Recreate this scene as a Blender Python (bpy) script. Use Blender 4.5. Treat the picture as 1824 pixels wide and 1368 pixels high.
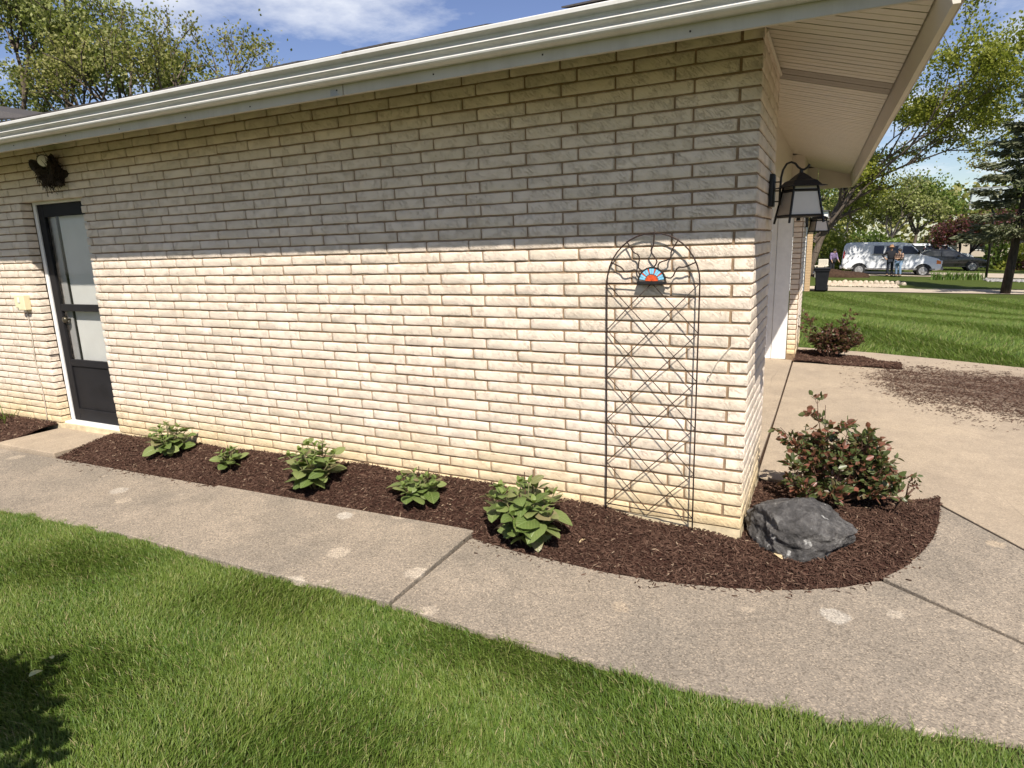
import bpy, bmesh, math, random
import numpy as np
from mathutils import Vector, Matrix

rad = math.radians
SC = bpy.context.scene
COL = SC.collection
for _o in list(bpy.data.objects):
    bpy.data.objects.remove(_o)
random.seed(7)
RNG = np.random.default_rng(7)

# ------------------------------------------------------------------ camera
CAM_POS = Vector((0.36559, -3.51617, 1.59422))
YAW, PITCH, ROLL = rad(26.44328), rad(-12.35675), rad(-1.82961)
F_ = Vector((-math.sin(YAW) * math.cos(PITCH), math.cos(YAW) * math.cos(PITCH), math.sin(PITCH)))
R_ = F_.cross(Vector((0, 0, 1))).normalized()
U_ = R_.cross(F_)
R2 = R_ * math.cos(ROLL) + U_ * math.sin(ROLL)
U2 = -R_ * math.sin(ROLL) + U_ * math.cos(ROLL)
cam_data = bpy.data.cameras.new('camera')
cam = bpy.data.objects.new('camera', cam_data)
COL.objects.link(cam)
m = Matrix((R2, U2, -F_)).transposed().to_4x4()
m.translation = CAM_POS
cam.matrix_world = m
cam_data.sensor_width = 36.0
cam_data.lens = 1139.724 / 1824 * 36.0
cam_data.clip_start = 0.05
cam_data.clip_end = 1500
SC.camera = cam

# ------------------------------------------------------------------ sun, sky, exposure
SUN = Vector((0.435, -0.746, 1.0)).normalized()
ELEV = math.asin(SUN.z)
sun_data = bpy.data.lights.new('sun', 'SUN')
sun_data.energy = 5.0
sun_data.angle = rad(0.55)
sun_data.color = (1.0, 0.945, 0.855)
sun = bpy.data.objects.new('sun', sun_data)
COL.objects.link(sun)
sun.rotation_euler = (-SUN).to_track_quat('-Z', 'Y').to_euler()
sun.location = (5, -8, 12)

world = bpy.data.worlds.new('World')
SC.world = world
world.use_nodes = True
wn, wl = world.node_tree.nodes, world.node_tree.links
wn.clear()
w_out = wn.new('ShaderNodeOutputWorld')
w_bg = wn.new('ShaderNodeBackground')
w_bg.inputs['Strength'].default_value = 0.070
w_sky = wn.new('ShaderNodeTexSky')
w_sky.sky_type = 'NISHITA'
w_sky.sun_disc = False
w_sky.sun_elevation = ELEV
w_sky.sun_rotation = math.atan2(SUN.x, SUN.y)
w_sky.air_density = 1.0
w_sky.dust_density = 0.3
w_sky.ozone_density = 3.0
# thin fair-weather clouds, laid out over the whole sky on a flat layer
w_tc = wn.new('ShaderNodeTexCoord')
w_sep = wn.new('ShaderNodeSeparateXYZ')
wl.new(w_tc.outputs['Generated'], w_sep.inputs[0])
w_zz = wn.new('ShaderNodeMath'); w_zz.operation = 'MAXIMUM'; w_zz.inputs[1].default_value = 0.04
wl.new(w_sep.outputs['Z'], w_zz.inputs[0])
w_za = wn.new('ShaderNodeMath'); w_za.operation = 'ADD'; w_za.inputs[1].default_value = 0.12
wl.new(w_zz.outputs[0], w_za.inputs[0])
w_dx = wn.new('ShaderNodeMath'); w_dx.operation = 'DIVIDE'
w_dy = wn.new('ShaderNodeMath'); w_dy.operation = 'DIVIDE'
wl.new(w_sep.outputs['X'], w_dx.inputs[0]); wl.new(w_za.outputs[0], w_dx.inputs[1])
wl.new(w_sep.outputs['Y'], w_dy.inputs[0]); wl.new(w_za.outputs[0], w_dy.inputs[1])
w_cmb = wn.new('ShaderNodeCombineXYZ')
wl.new(w_dx.outputs[0], w_cmb.inputs[0]); wl.new(w_dy.outputs[0], w_cmb.inputs[1])
w_cmb.inputs[2].default_value = 3.7
w_ns = wn.new('ShaderNodeTexNoise')
w_ns.inputs['Scale'].default_value = 1.25
w_ns.inputs['Detail'].default_value = 8
w_ns.inputs['Roughness'].default_value = 0.58
wl.new(w_cmb.outputs[0], w_ns.inputs['Vector'])
w_rm = wn.new('ShaderNodeValToRGB')
w_rm.color_ramp.elements[0].position = 0.50
w_rm.color_ramp.elements[0].color = (0, 0, 0, 1)
w_rm.color_ramp.elements[1].position = 0.68
w_rm.color_ramp.elements[1].color = (0.9, 0.9, 0.9, 1)
wl.new(w_ns.outputs['Fac'], w_rm.inputs['Fac'])
w_mix = wn.new('ShaderNodeMix'); w_mix.data_type = 'RGBA'
wl.new(w_rm.outputs['Color'], w_mix.inputs['Factor'])
w_hs = wn.new('ShaderNodeHueSaturation'); w_hs.inputs['Hue'].default_value = 0.517; w_hs.inputs['Saturation'].default_value = 1.0; w_hs.inputs['Value'].default_value = 1.15
wl.new(w_sky.outputs['Color'], w_hs.inputs['Color'])
wl.new(w_hs.outputs['Color'], w_mix.inputs['A'])
w_mix.inputs['B'].default_value = (9.5, 9.8, 10.4, 1)
wl.new(w_mix.outputs['Result'], w_bg.inputs['Color'])
wl.new(w_bg.outputs[0], w_out.inputs['Surface'])

SC.view_settings.view_transform = 'Standard'
SC.view_settings.look = 'None'
SC.view_settings.gamma = 1.0
SC.view_settings.use_curve_mapping = False
SC.view_settings.exposure = 0.58
SC.render.engine = 'CYCLES'
SC.cycles.use_denoising = True
SC.cycles.max_bounces = 6
SC.cycles.transparent_max_bounces = 8


# ================================================================== helpers
def unit(a):
    return a / np.maximum(np.linalg.norm(a, axis=-1, keepdims=True), 1e-9)


def smooth01(t):
    t = np.clip(t, 0, 1)
    return t * t * (3 - 2 * t)


def props(o, label=None, cat=None, group=None, kind=None):
    if label: o['label'] = label
    if cat: o['category'] = cat
    if group: o['group'] = group
    if kind: o['kind'] = kind
    return o


def link_mesh(name, me, mat=None, parent=None, loc=None, rot=None, smooth=False):
    o = bpy.data.objects.new(name, me)
    COL.objects.link(o)
    if mat is not None and len(me.materials) == 0:
        me.materials.append(mat)
    if parent is not None: o.parent = parent
    if loc is not None: o.location = loc
    if rot is not None: o.rotation_euler = rot
    if smooth and len(me.polygons):
        me.polygons.foreach_set('use_smooth', np.ones(len(me.polygons), dtype=bool))
    return o


def empty(name, loc=(0, 0, 0), rz=0.0, label=None, cat=None, group=None, kind=None):
    o = bpy.data.objects.new(name, None)
    COL.objects.link(o)
    o.location = loc
    o.rotation_euler = (0, 0, rz)
    o.empty_display_size = 0.1
    return props(o, label, cat, group, kind)


def np_mesh(name, V, loops, counts, uv=None, attr=None):
    """fast mesh: V (n,3); loops flat index array; counts verts per face"""
    me = bpy.data.meshes.new(name)
    V = np.asarray(V, dtype=np.float32)
    loops = np.asarray(loops, dtype=np.int32).ravel()
    counts = np.asarray(counts, dtype=np.int32).ravel()
    me.vertices.add(len(V)); me.vertices.foreach_set('co', V.ravel())
    me.loops.add(len(loops)); me.loops.foreach_set('vertex_index', loops)
    me.polygons.add(len(counts))
    starts = np.concatenate([[0], np.cumsum(counts)[:-1]]).astype(np.int32)
    me.polygons.foreach_set('loop_start', starts)
    me.polygons.foreach_set('loop_total', counts)
    if uv is not None:
        l = me.uv_layers.new(name='UVMap')
        l.data.foreach_set('uv', np.asarray(uv, dtype=np.float32)[loops].ravel())
    if attr is not None:
        for k, a in attr.items():
            at = me.attributes.new(k, 'FLOAT', 'POINT')
            at.data.foreach_set('value', np.asarray(a, dtype=np.float32))
    me.update(calc_edges=True)
    me.validate()
    return me


class MB:
    """collects shapes, builds ONE mesh"""
    def __init__(self):
        self.v = []; self.f = []

    def add(self, vs, fs):
        b = len(self.v)
        self.v += [tuple(p) for p in vs]
        self.f += [tuple(i + b for i in q) for q in fs]

    def box(self, x0, x1, y0, y1, z0, z1):
        self.add([(x0, y0, z0), (x1, y0, z0), (x1, y1, z0), (x0, y1, z0), (x0, y0, z1), (x1, y0, z1), (x1, y1, z1), (x0, y1, z1)],
                 [(0, 3, 2, 1), (4, 5, 6, 7), (0, 1, 5, 4), (1, 2, 6, 5), (2, 3, 7, 6), (3, 0, 4, 7)])

    def cbox(self, c, s, rz=0.0, ch=0.0):
        """box with chamfered vertical and top edges"""
        x, y, z = s[0] / 2, s[1] / 2, s[2] / 2
        if ch <= 0:
            pts = [(sx * x, sy * y, sz * z) for sz in (-1, 1) for sx, sy in ((-1, -1), (1, -1), (1, 1), (-1, 1))]
            fs = [(0, 3, 2, 1), (4, 5, 6, 7), (0, 1, 5, 4), (1, 2, 6, 5), (2, 3, 7, 6), (3, 0, 4, 7)]
        else:
            def ring(e, zz):
                return [(-x + e, -y, zz), (x - e, -y, zz), (x, -y + e, zz), (x, y - e, zz), (x - e, y, zz), (-x + e, y, zz), (-x, y - e, zz), (-x, -y + e, zz)]
            def ring2(e, zz):
                q = ring(ch, zz)
                return [(a * (x - e) / x, b * (y - e) / y, c_) for a, b, c_ in q]
            pts = ring2(ch, -z) + ring(ch, -z + ch) + ring(ch, z - ch) + ring2(ch, z)
            fs = [tuple(range(7, -1, -1)), tuple(range(24, 32))]
            for k in range(3):
                for i in range(8):
                    j = (i + 1) % 8
                    fs.append((k * 8 + i, k * 8 + j, k * 8 + 8 + j, k * 8 + 8 + i))
        cs, sn = math.cos(rz), math.sin(rz)
        self.add([(c[0] + a * cs - b * sn, c[1] + a * sn + b * cs, c[2] + d) for a, b, d in pts], fs)

    def tube(self, path, rads, n=6, caps=True):
        path = [Vector(p) for p in path]
        if not hasattr(rads, '__len__'): rads = [rads] * len(path)
        rings = []
        up = None
        for i, p in enumerate(path):
            if i == 0: d = path[1] - p
            elif i == len(path) - 1: d = p - path[i - 1]
            else: d = (path[i + 1] - path[i - 1])
            if d.length < 1e-9: d = Vector((0, 0, 1))
            d.normalize()
            if up is None:
                up = Vector((0, 0, 1)) if abs(d.z) < 0.9 else Vector((1, 0, 0))
            a = d.cross(up)
            if a.length < 1e-6: a = d.cross(Vector((1, 0.3, 0.2)))
            a.normalize()
            b = a.cross(d).normalized()
            up = b
            r = rads[i]
            rings.append([p + a * (r * math.cos(2 * math.pi * k / n)) + b * (r * math.sin(2 * math.pi * k / n)) for k in range(n)])
        vs = [q for rg in rings for q in rg]
        fs = []
        for i in range(len(rings) - 1):
            for k in range(n):
                k2 = (k + 1) % n
                fs.append((i * n + k, i * n + k2, (i + 1) * n + k2, (i + 1) * n + k))
        if caps:
            fs.append(tuple(range(n - 1, -1, -1)))
            fs.append(tuple((len(rings) - 1) * n + k for k in range(n)))
        self.add(vs, fs)

    def lathe(self, prof, n=16, center=(0, 0, 0), rz=0.0, axis='z'):
        rings = []
        for r, h in prof:
            rg = []
            for k in range(n):
                a = 2 * math.pi * k / n + rz
                c, s = r * math.cos(a), r * math.sin(a)
                if axis == 'z': q = (c, s, h)
                elif axis == 'y': q = (c, h, s)
                else: q = (h, c, s)
                rg.append((q[0] + center[0], q[1] + center[1], q[2] + center[2]))
            rings.append(rg)
        vs = [q for rg in rings for q in rg]
        fs = []
        for i in range(len(rings) - 1):
            for k in range(n):
                k2 = (k + 1) % n
                fs.append((i * n + k, i * n + k2, (i + 1) * n + k2, (i + 1) * n + k))
        fs.append(tuple(range(n - 1, -1, -1)))
        fs.append(tuple((len(rings) - 1) * n + k for k in range(n)))
        self.add(vs, fs)

    def prism(self, poly, z0, z1):
        """poly: ccw list of (x,y)"""
        n = len(poly)
        self.add([(x, y, z0) for x, y in poly] + [(x, y, z1) for x, y in poly],
                 [tuple(range(n - 1, -1, -1)), tuple(range(n, 2 * n))] + [(i, (i + 1) % n, n + (i + 1) % n, n + i) for i in range(n)])

    def mesh(self, name):
        me = bpy.data.meshes.new(name)
        me.from_pydata(self.v, [], self.f)
        bm = bmesh.new(); bm.from_mesh(me)
        bmesh.ops.recalc_face_normals(bm, faces=bm.faces)
        bm.to_mesh(me); bm.free()
        me.update()
        return me

    def build(self, name, mat, parent=None, loc=None, rot=None, smooth=False):
        return link_mesh(name, self.mesh(name), mat, parent, loc, rot, smooth)


def bevel_obj(o, w=0.004, seg=2):
    b = o.modifiers.new('edge', 'BEVEL')
    b.width = w; b.segments = seg; b.limit_method = 'ANGLE'; b.angle_limit = rad(40)
    return o


def P_(g, parent, name, mat, smooth=False):
    return g.build(name, mat, parent, smooth=smooth)


# ------------------------------------------------------------------ materials
class NT:
    def __init__(self, name):
        self.m = bpy.data.materials.new(name)
        self.m.use_nodes = True
        self.t = self.m.node_tree
        self.n, self.l = self.t.nodes, self.t.links
        self.bsdf = self.n.get('Principled BSDF')
        self.out = self.n.get('Material Output')

    def new(self, typ, **kw):
        nd = self.n.new(typ)
        for k, v in kw.items():
            if hasattr(nd, k) and k not in nd.inputs.keys():
                setattr(nd, k, v)
            else:
                nd.inputs[k].default_value = v
        return nd

    def link(self, a, b):
        self.l.new(a, b)

    def math(self, op, a, b=None, c=None, clamp=False):
        nd = self.n.new('ShaderNodeMath'); nd.operation = op; nd.use_clamp = clamp
        for i, x in enumerate((a, b, c)):
            if x is None: continue
            if isinstance(x, (int, float)): nd.inputs[i].default_value = x
            else: self.l.new(x, nd.inputs[i])
        return nd.outputs[0]

    def mix(self, fac, a, b, mode='MIX'):
        nd = self.n.new('ShaderNodeMix'); nd.data_type = 'RGBA'; nd.blend_type = mode
        for k, x in (('Factor', fac), ('A', a), ('B', b)):
            if isinstance(x, (int, float)): nd.inputs[k].default_value = x
            elif isinstance(x, (tuple, list)): nd.inputs[k].default_value = (*x[:3], 1)
            else: self.l.new(x, nd.inputs[k])
        return nd.outputs['Result']

    def ramp(self, fac, stops):
        nd = self.n.new('ShaderNodeValToRGB')
        el = nd.color_ramp.elements
        while len(el) < len(stops): el.new(0.5)
        for e, (p, c) in zip(el, stops):
            e.position = p
            e.color = (*c, 1) if len(c) == 3 else c
        self.l.new(fac, nd.inputs['Fac'])
        return nd.outputs['Color']

    def maprange(self, v, a, b, c=0.0, d=1.0):
        nd = self.n.new('ShaderNodeMapRange')
        nd.clamp = True
        self.l.new(v, nd.inputs['Value'])
        for k, x in zip(('From Min', 'From Max', 'To Min', 'To Max'), (a, b, c, d)): nd.inputs[k].default_value = x
        return nd.outputs['Result']

    def pos(self):
        return self.n.new('ShaderNodeNewGeometry').outputs['Position']

    def objc(self):
        return self.n.new('ShaderNodeTexCoord').outputs['Object']

    def noise(self, vec, scale, detail=4.0, rough=0.55, dist=0.0):
        nd = self.n.new('ShaderNodeTexNoise')
        nd.inputs['Scale'].default_value = scale
        nd.inputs['Detail'].default_value = detail
        nd.inputs['Roughness'].default_value = rough
        nd.inputs['Distortion'].default_value = dist
        if vec is not None: self.l.new(vec, nd.inputs['Vector'])
        return nd.outputs['Fac']

    def voronoi(self, vec, scale, feature='F1', out='Distance', rnd=1.0):
        nd = self.n.new('ShaderNodeTexVoronoi'); nd.feature = feature
        nd.inputs['Scale'].default_value = scale
        nd.inputs['Randomness'].default_value = rnd
        if vec is not None: self.l.new(vec, nd.inputs['Vector'])
        return nd.outputs[out]

    def mapping(self, vec, loc=(0, 0, 0), rot=(0, 0, 0), scale=(1, 1, 1)):
        nd = self.n.new('ShaderNodeMapping')
        nd.inputs['Location'].default_value = loc
        nd.inputs['Rotation'].default_value = rot
        nd.inputs['Scale'].default_value = scale
        self.l.new(vec, nd.inputs['Vector'])
        return nd.outputs[0]

    def bump(self, h, strength=0.5, dist=0.01, normal=None):
        nd = self.n.new('ShaderNodeBump')
        nd.inputs['Strength'].default_value = strength
        nd.inputs['Distance'].default_value = dist
        self.l.new(h, nd.inputs['Height'])
        if normal is not None: self.l.new(normal, nd.inputs['Normal'])
        return nd.outputs['Normal']

    def island(self):
        return self.n.new('ShaderNodeNewGeometry').outputs['Random Per Island']

    def objrand(self):
        return self.n.new('ShaderNodeObjectInfo').outputs['Random']

    def set(self, color=None, rough=None, metal=None, normal=None, spec=None, **kw):
        b = self.bsdf
        def put(k, x):
            if x is None: return
            if isinstance(x, (int, float)): b.inputs[k].default_value = x
            elif isinstance(x, (tuple, list)): b.inputs[k].default_value = (*x[:3], 1)
            else: self.l.new(x, b.inputs[k])
        put('Base Color', color); put('Roughness', rough); put('Metallic', metal)
        put('Specular IOR Level', spec)
        if normal is not None: self.l.new(normal, b.inputs['Normal'])
        for k, x in kw.items(): put(k, x)
        return self.m


def plain(name, color, rough=0.6, var=0.12, scale=14.0, metal=0.0, bump=0.0, spec=0.4):
    t = NT(name)
    p = t.objc()
    n = t.noise(p, scale, 5, 0.6)
    dark = tuple(c * (1 - var) for c in color)
    lite = tuple(min(1, c * (1 + var)) for c in color)
    col = t.ramp(n, [(0.3, dark), (0.7, lite)])
    nr = None
    if bump: nr = t.bump(t.noise(p, scale * 4, 4), 0.5, bump)
    r = t.maprange(n, 0.3, 0.7, rough - 0.06, rough + 0.06)
    return t.set(col, r, metal, nr, spec)


def leafmat(name, stops, rough=0.5, trans=0.3, veins=False, spec=0.35):
    t = NT(name)
    fac = t.island() if not veins else t.objrand()
    col = t.ramp(fac, stops)
    nr = None
    if veins:
        uvn = t.n.new('ShaderNodeUVMap').outputs[0]
        sp = t.n.new('ShaderNodeSeparateXYZ'); t.link(uvn, sp.inputs[0])
        au = t.math('ABSOLUTE', t.math('SUBTRACT', sp.outputs[0], 0.5))
        ph = t.math('SUBTRACT', sp.outputs[1], t.math('MULTIPLY', au, 0.75))
        w = t.math('SINE', t.math('MULTIPLY', ph, 44.0))
        vein = t.maprange(w, 0.72, 1.0)
        mid = t.maprange(au, 0.0, 0.035, 1.0, 0.0)
        v = t.math('MAXIMUM', t.math('MULTIPLY', vein, 0.55), mid)
        blot = t.noise(uvn, 5.0, 3)
        col = t.mix(t.math('MULTIPLY', v, 0.35), col, (0.36, 0.46, 0.16))
        col = t.mix(t.maprange(blot, 0.58, 0.75, 0, 0.35), col, (0.30, 0.22, 0.10))
        nr = t.bump(t.math('SUBTRACT', 0.0, v), 0.6, 0.004)
    t.set(col, rough, 0.0, nr, spec)
    tr = t.n.new('ShaderNodeBsdfTranslucent')
    t.link(t.mix(0.5, col, (0.35, 0.45, 0.05), 'MIX'), tr.inputs['Color'])
    mx = t.n.new('ShaderNodeMixShader'); mx.inputs[0].default_value = trans
    t.link(t.bsdf.outputs[0], mx.inputs[1]); t.link(tr.outputs[0], mx.inputs[2])
    t.link(mx.outputs[0], t.out.inputs['Surface'])
    return t.m


def make_brick_mat():
    t = NT('painted_split_brick')
    p = t.pos()
    sp = t.n.new('ShaderNodeSeparateXYZ'); t.link(p, sp.inputs[0])
    u = t.math('ADD', sp.outputs[0], t.math('MULTIPLY', sp.outputs[1], 1.0))
    cb = t.n.new('ShaderNodeCombineXYZ')
    t.link(u, cb.inputs[0]); t.link(sp.outputs[2], cb.inputs[1])
    rr = t.math('FRACT', t.math('ADD', t.objrand(), t.island()))
    r = t.math('MULTIPLY', rr, 40.0)
    t.link(r, cb.inputs[2])
    # slanted chisel strokes
    rt = t.mapping(cb.outputs[0], rot=(0, 0, rad(42)))
    st = t.mapping(rt, scale=(22, 95, 1))
    s1 = t.noise(st, 1.0, 5, 0.62, 0.5)
    st2 = t.mapping(t.mapping(cb.outputs[0], rot=(0, 0, rad(52))), scale=(45, 190, 1))
    s2 = t.noise(st2, 1.0, 3, 0.6)
    fine = t.noise(cb.outputs[0], 260.0, 3, 0.6)
    ridge = t.math('ABSOLUTE', t.math('SUBTRACT', s1, 0.5))
    cut = t.maprange(ridge, 0.0, 0.035, 0.0, 1.0)
    gate = t.maprange(t.noise(cb.outputs[0], 14.0, 3), 0.40, 0.58)
    h = t.math('ADD', t.math('MULTIPLY', s1, 0.55), t.math('MULTIPLY', t.math('MULTIPLY', t.math('SUBTRACT', 1.0, cut), gate), -0.42))
    h = t.math('ADD', h, t.math('MULTIPLY', s2, 0.22))
    h = t.math('ADD', h, t.math('MULTIPLY', fine, 0.06))
    nr = t.bump(h, 0.85, 0.009)
    big = t.noise(p, 2.2, 4, 0.6)
    base = t.ramp(big, [(0.3, (0.72, 0.600, 0.485)), (0.7, (0.78, 0.660, 0.545))])
    base = t.mix(t.math('MULTIPLY', t.math('POWER', rr, 2.0), 0.55), base, (0.62, 0.52, 0.40))
    # soil splash stain on the lowest courses
    zz = t.math('ADD', sp.outputs[2], t.math('MULTIPLY', t.noise(p, 3.0, 4), 0.30))
    base = t.mix(t.maprange(zz, 0.16, 0.56, 0.80, 0.0), base, (0.70, 0.53, 0.28))
    # worn spots where the paint has gone
    worn = t.maprange(t.noise(cb.outputs[0], 70, 4, 0.7), 0.67, 0.74, 0, 0.6)
    base = t.mix(worn, base, (0.30, 0.25, 0.20))
    dirt = t.maprange(t.noise(p, 11.0, 4, 0.7), 0.60, 0.78, 0, 0.25)
    base = t.mix(dirt, base, (0.42, 0.35, 0.26))
    return t.set(base, 0.78, 0.0, nr, 0.25)


def make_mortar_mat():
    t = NT('tan_mortar')
    p = t.pos()
    n = t.noise(p, 30, 5, 0.7)
    col = t.ramp(n, [(0.25, (0.185, 0.122, 0.075)), (0.75, (0.335, 0.232, 0.145))])
    return t.set(col, 0.95, 0, t.bump(t.noise(p, 160, 4), 0.6, 0.003), 0.1)


def make_concrete(name, base, dark, pebbly, spots=True):
    t = NT(name)
    p = t.pos()
    big = t.noise(p, 1.1, 5, 0.62)
    med = t.noise(p, 5.5, 5, 0.65)
    col = t.mix(t.maprange(big, 0.36, 0.64), dark, base)
    col = t.mix(t.maprange(med, 0.42, 0.72, 0, 0.45), col, tuple(c * 0.72 for c in dark))
    if spots:
        pw = t.mix(0.06, p, t.n.new('ShaderNodeTexNoise').outputs['Color'], 'ADD')
        d = t.voronoi(pw, 3.6, 'F1', 'Distance')
        cc = t.voronoi(pw, 3.6, 'F1', 'Color')
        s2 = t.n.new('ShaderNodeSeparateColor'); t.link(cc, s2.inputs[0])
        size = t.math('MULTIPLY', t.maprange(s2.outputs[0], 0.15, 1.0, 0.06, 0.36), 1.0)
        edge = t.math('SUBTRACT', size, t.math('ADD', d, t.math('MULTIPLY', t.noise(p, 22, 5, 0.7), 0.22)))
        inside = t.maprange(edge, -0.05, 0.0)
        pale = t.mix(s2.outputs[1], (0.50, 0.46, 0.40), (0.42, 0.33, 0.23))
        col = t.mix(t.math('MULTIPLY', inside, t.math('MULTIPLY', s2.outputs[2], 0.75)), col, pale)
    st = t.noise(p, 0.55, 6, 0.7)
    col = t.mix(t.maprange(st, 0.52, 0.70, 0, 0.40), col, tuple(c_ * 0.62 for c_ in dark))
    col = t.mix(t.maprange(t.noise(p, 2.6, 6, 0.75), 0.55, 0.72, 0, 0.35), col, tuple(min(1, c_ * 1.28) for c_ in base))
    if not spots:
        sp_ = t.n.new('ShaderNodeSeparateXYZ'); t.link(p, sp_.inputs[0])
        ex_ = t.math('DIVIDE', t.math('SUBTRACT', sp_.outputs[0], 3.6), 2.75)
        ey_ = t.math('DIVIDE', t.math('SUBTRACT', t.math('ADD', sp_.outputs[1], t.math('MULTIPLY', sp_.outputs[0], 0.30)), 5.25), 1.25)
        rr_ = t.math('ADD', t.math('MULTIPLY', ex_, ex_), t.math('MULTIPLY', ey_, ey_))
        sw = t.noise(t.mapping(t.mapping(p, rot=(0, 0, 0.3)), scale=(2.2, 9.0, 1)), 1.0, 6, 0.7)
        mk = t.maprange(t.math('ADD', rr_, t.math('MULTIPLY', t.math('SUBTRACT', sw, 0.5), 1.9)), 0.45, 1.15, 0.80, 0.0)
        col = t.mix(mk, col, (0.100, 0.060, 0.044))
    ag = t.voronoi(p, 165.0, 'F1', 'Color')
    sep = t.n.new('ShaderNodeSeparateColor'); t.link(ag, sep.inputs[0])
    peb = t.ramp(sep.outputs[0], [(0.0, (0.34, 0.31, 0.29)), (0.30, (0.80, 0.79, 0.78)), (0.7, (1.08, 1.05, 1.02)), (0.9, (1.35, 1.30, 1.22)), (1.0, (1.9, 1.8, 1.68))])
    col = t.mix(pebbly, col, t.mix(1.0, col, peb, 'MULTIPLY'))
    fine = t.noise(p, 420, 3, 0.7)
    col = t.mix(t.maprange(fine, 0.3, 0.42, 0.45, 0.0), col, (0.06, 0.05, 0.045))
    crack = t.voronoi(t.mix(0.12, p, t.n.new('ShaderNodeTexNoise').outputs['Color'], 'ADD'), 0.55, 'DISTANCE_TO_EDGE', 'Distance')
    cr = t.maprange(crack, 0.0, 0.0035, 1, 0)
    gate = t.maprange(t.noise(p, 0.8, 2), 0.46, 0.58)
    col = t.mix(t.math('MULTIPLY', t.math('MULTIPLY', cr, gate), 0.3), col, (0.07, 0.055, 0.045))
    h = t.math('ADD', t.math('MULTIPLY', sep.outputs[1], 0.6), t.math('MULTIPLY', fine, 0.7))
    nr = t.bump(h, 0.55, 0.0035)
    return t.set(col, 0.9, 0, nr, 0.2)


def make_ground_mat(name, a, b, scale=8.0):
    t = NT(name)
    p = t.pos()
    col = t.ramp(t.noise(p, scale, 6, 0.7), [(0.3, a), (0.7, b)])
    return t.set(col, 0.95, 0, t.bump(t.noise(p, scale * 9, 4), 0.8, 0.02), 0.1)


def make_grass_mat():
    t = NT('lawn_blade')
    isl = t.island()
    p = t.pos()
    patch = t.noise(p, 1.6, 4, 0.6)
    a = t.ramp(isl, [(0.0, (0.052, 0.100, 0.013)), (0.5, (0.108, 0.175, 0.024)), (0.9, (0.175, 0.235, 0.048)), (0.95, (0.30, 0.27, 0.12)), (1.0, (0.36, 0.30, 0.15))])
    b = t.ramp(isl, [(0.0, (0.095, 0.148, 0.020)), (0.6, (0.155, 0.218, 0.036)), (0.93, (0.25, 0.27, 0.08)), (1.0, (0.36, 0.31, 0.15))])
    col = t.mix(t.maprange(patch, 0.40, 0.66), a, b)
    t.set(col, 0.5, 0, None, 0.3)
    tr = t.n.new('ShaderNodeBsdfTranslucent')
    t.link(t.mix(0.5, col, (0.20, 0.30, 0.03)), tr.inputs['Color'])
    mx = t.n.new('ShaderNodeMixShader'); mx.inputs[0].default_value = 0.28
    t.link(t.bsdf.outputs[0], mx.inputs[1]); t.link(tr.outputs[0], mx.inputs[2])
    t.link(mx.outputs[0], t.out.inputs['Surface'])
    return t.m


def make_lawn_base():
    t = NT('lawn_soil_and_thatch')
    p = t.pos()
    fine = t.noise(p, 60, 5, 0.7)
    col = t.ramp(fine, [(0.25, (0.028, 0.040, 0.008)), (0.55, (0.065, 0.088, 0.016)), (0.8, (0.11, 0.125, 0.034))])
    big = t.noise(p, 0.35, 4, 0.6)
    col = t.mix(t.maprange(big, 0.35, 0.7, 0, 0.35), col, (0.10, 0.12, 0.03))
    return t.set(col, 0.9, 0, t.bump(fine, 0.9, 0.03), 0.1)


def make_mulch_mat():
    t = NT('shredded_bark')
    isl = t.island()
    p = t.pos()
    col = t.ramp(isl, [(0.0, (0.028, 0.0145, 0.0095)), (0.45, (0.057, 0.0300, 0.0205)), (0.8, (0.088, 0.048, 0.033)), (0.975, (0.125, 0.076, 0.053)), (1.0, (0.30, 0.22, 0.15))])
    return t.set(col, 0.88, 0, t.bump(t.noise(p, 300, 3), 0.6, 0.003), 0.15)


def make_rock_mat():
    t = NT('dark_lava_rock')
    p = t.objc()
    n = t.noise(p, 9, 8, 0.72, 0.4)
    v = t.voronoi(p, 34, 'F1', 'Distance')
    col = t.ramp(n, [(0.28, (0.040, 0.037, 0.035)), (0.5, (0.140, 0.130, 0.123)), (0.72, (0.38, 0.36, 0.335))])
    wt = t.maprange(t.noise(p, 16, 3, 0.6), 0.655, 0.70)
    col = t.mix(wt, col, (0.62, 0.60, 0.56))
    rust = t.maprange(t.noise(p, 4.3, 4, 0.6), 0.60, 0.75, 0, 0.3)
    col = t.mix(rust, col, (0.13, 0.085, 0.06))
    h = t.math('ADD', t.math('MULTIPLY', t.noise(p, 38, 7, 0.8), 1.0), t.math('MULTIPLY', v, 0.6))
    return t.set(col, 0.85, 0, t.bump(h, 1.0, 0.045), 0.25)


def make_glass(name, tint=(0.94, 0.94, 0.93), alpha=0.0):
    t = NT(name)
    tb = t.n.new('ShaderNodeBsdfTransparent'); tb.inputs[0].default_value = (*tint, 1)
    gl = t.n.new('ShaderNodeBsdfGlossy'); gl.inputs['Roughness'].default_value = 0.04
    lw = t.n.new('ShaderNodeLayerWeight'); lw.inputs[0].default_value = 0.5
    fr = t.math('ADD', t.math('MULTIPLY', t.math('POWER', lw.outputs['Facing'], 5.0), 0.5), 0.02 + alpha, clamp=True)
    mx = t.n.new('ShaderNodeMixShader')
    t.link(fr, mx.inputs[0])
    t.link(tb.outputs[0], mx.inputs[1]); t.link(gl.outputs[0], mx.inputs[2])
    t.link(mx.outputs[0], t.out.inputs['Surface'])
    return t.m


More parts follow.
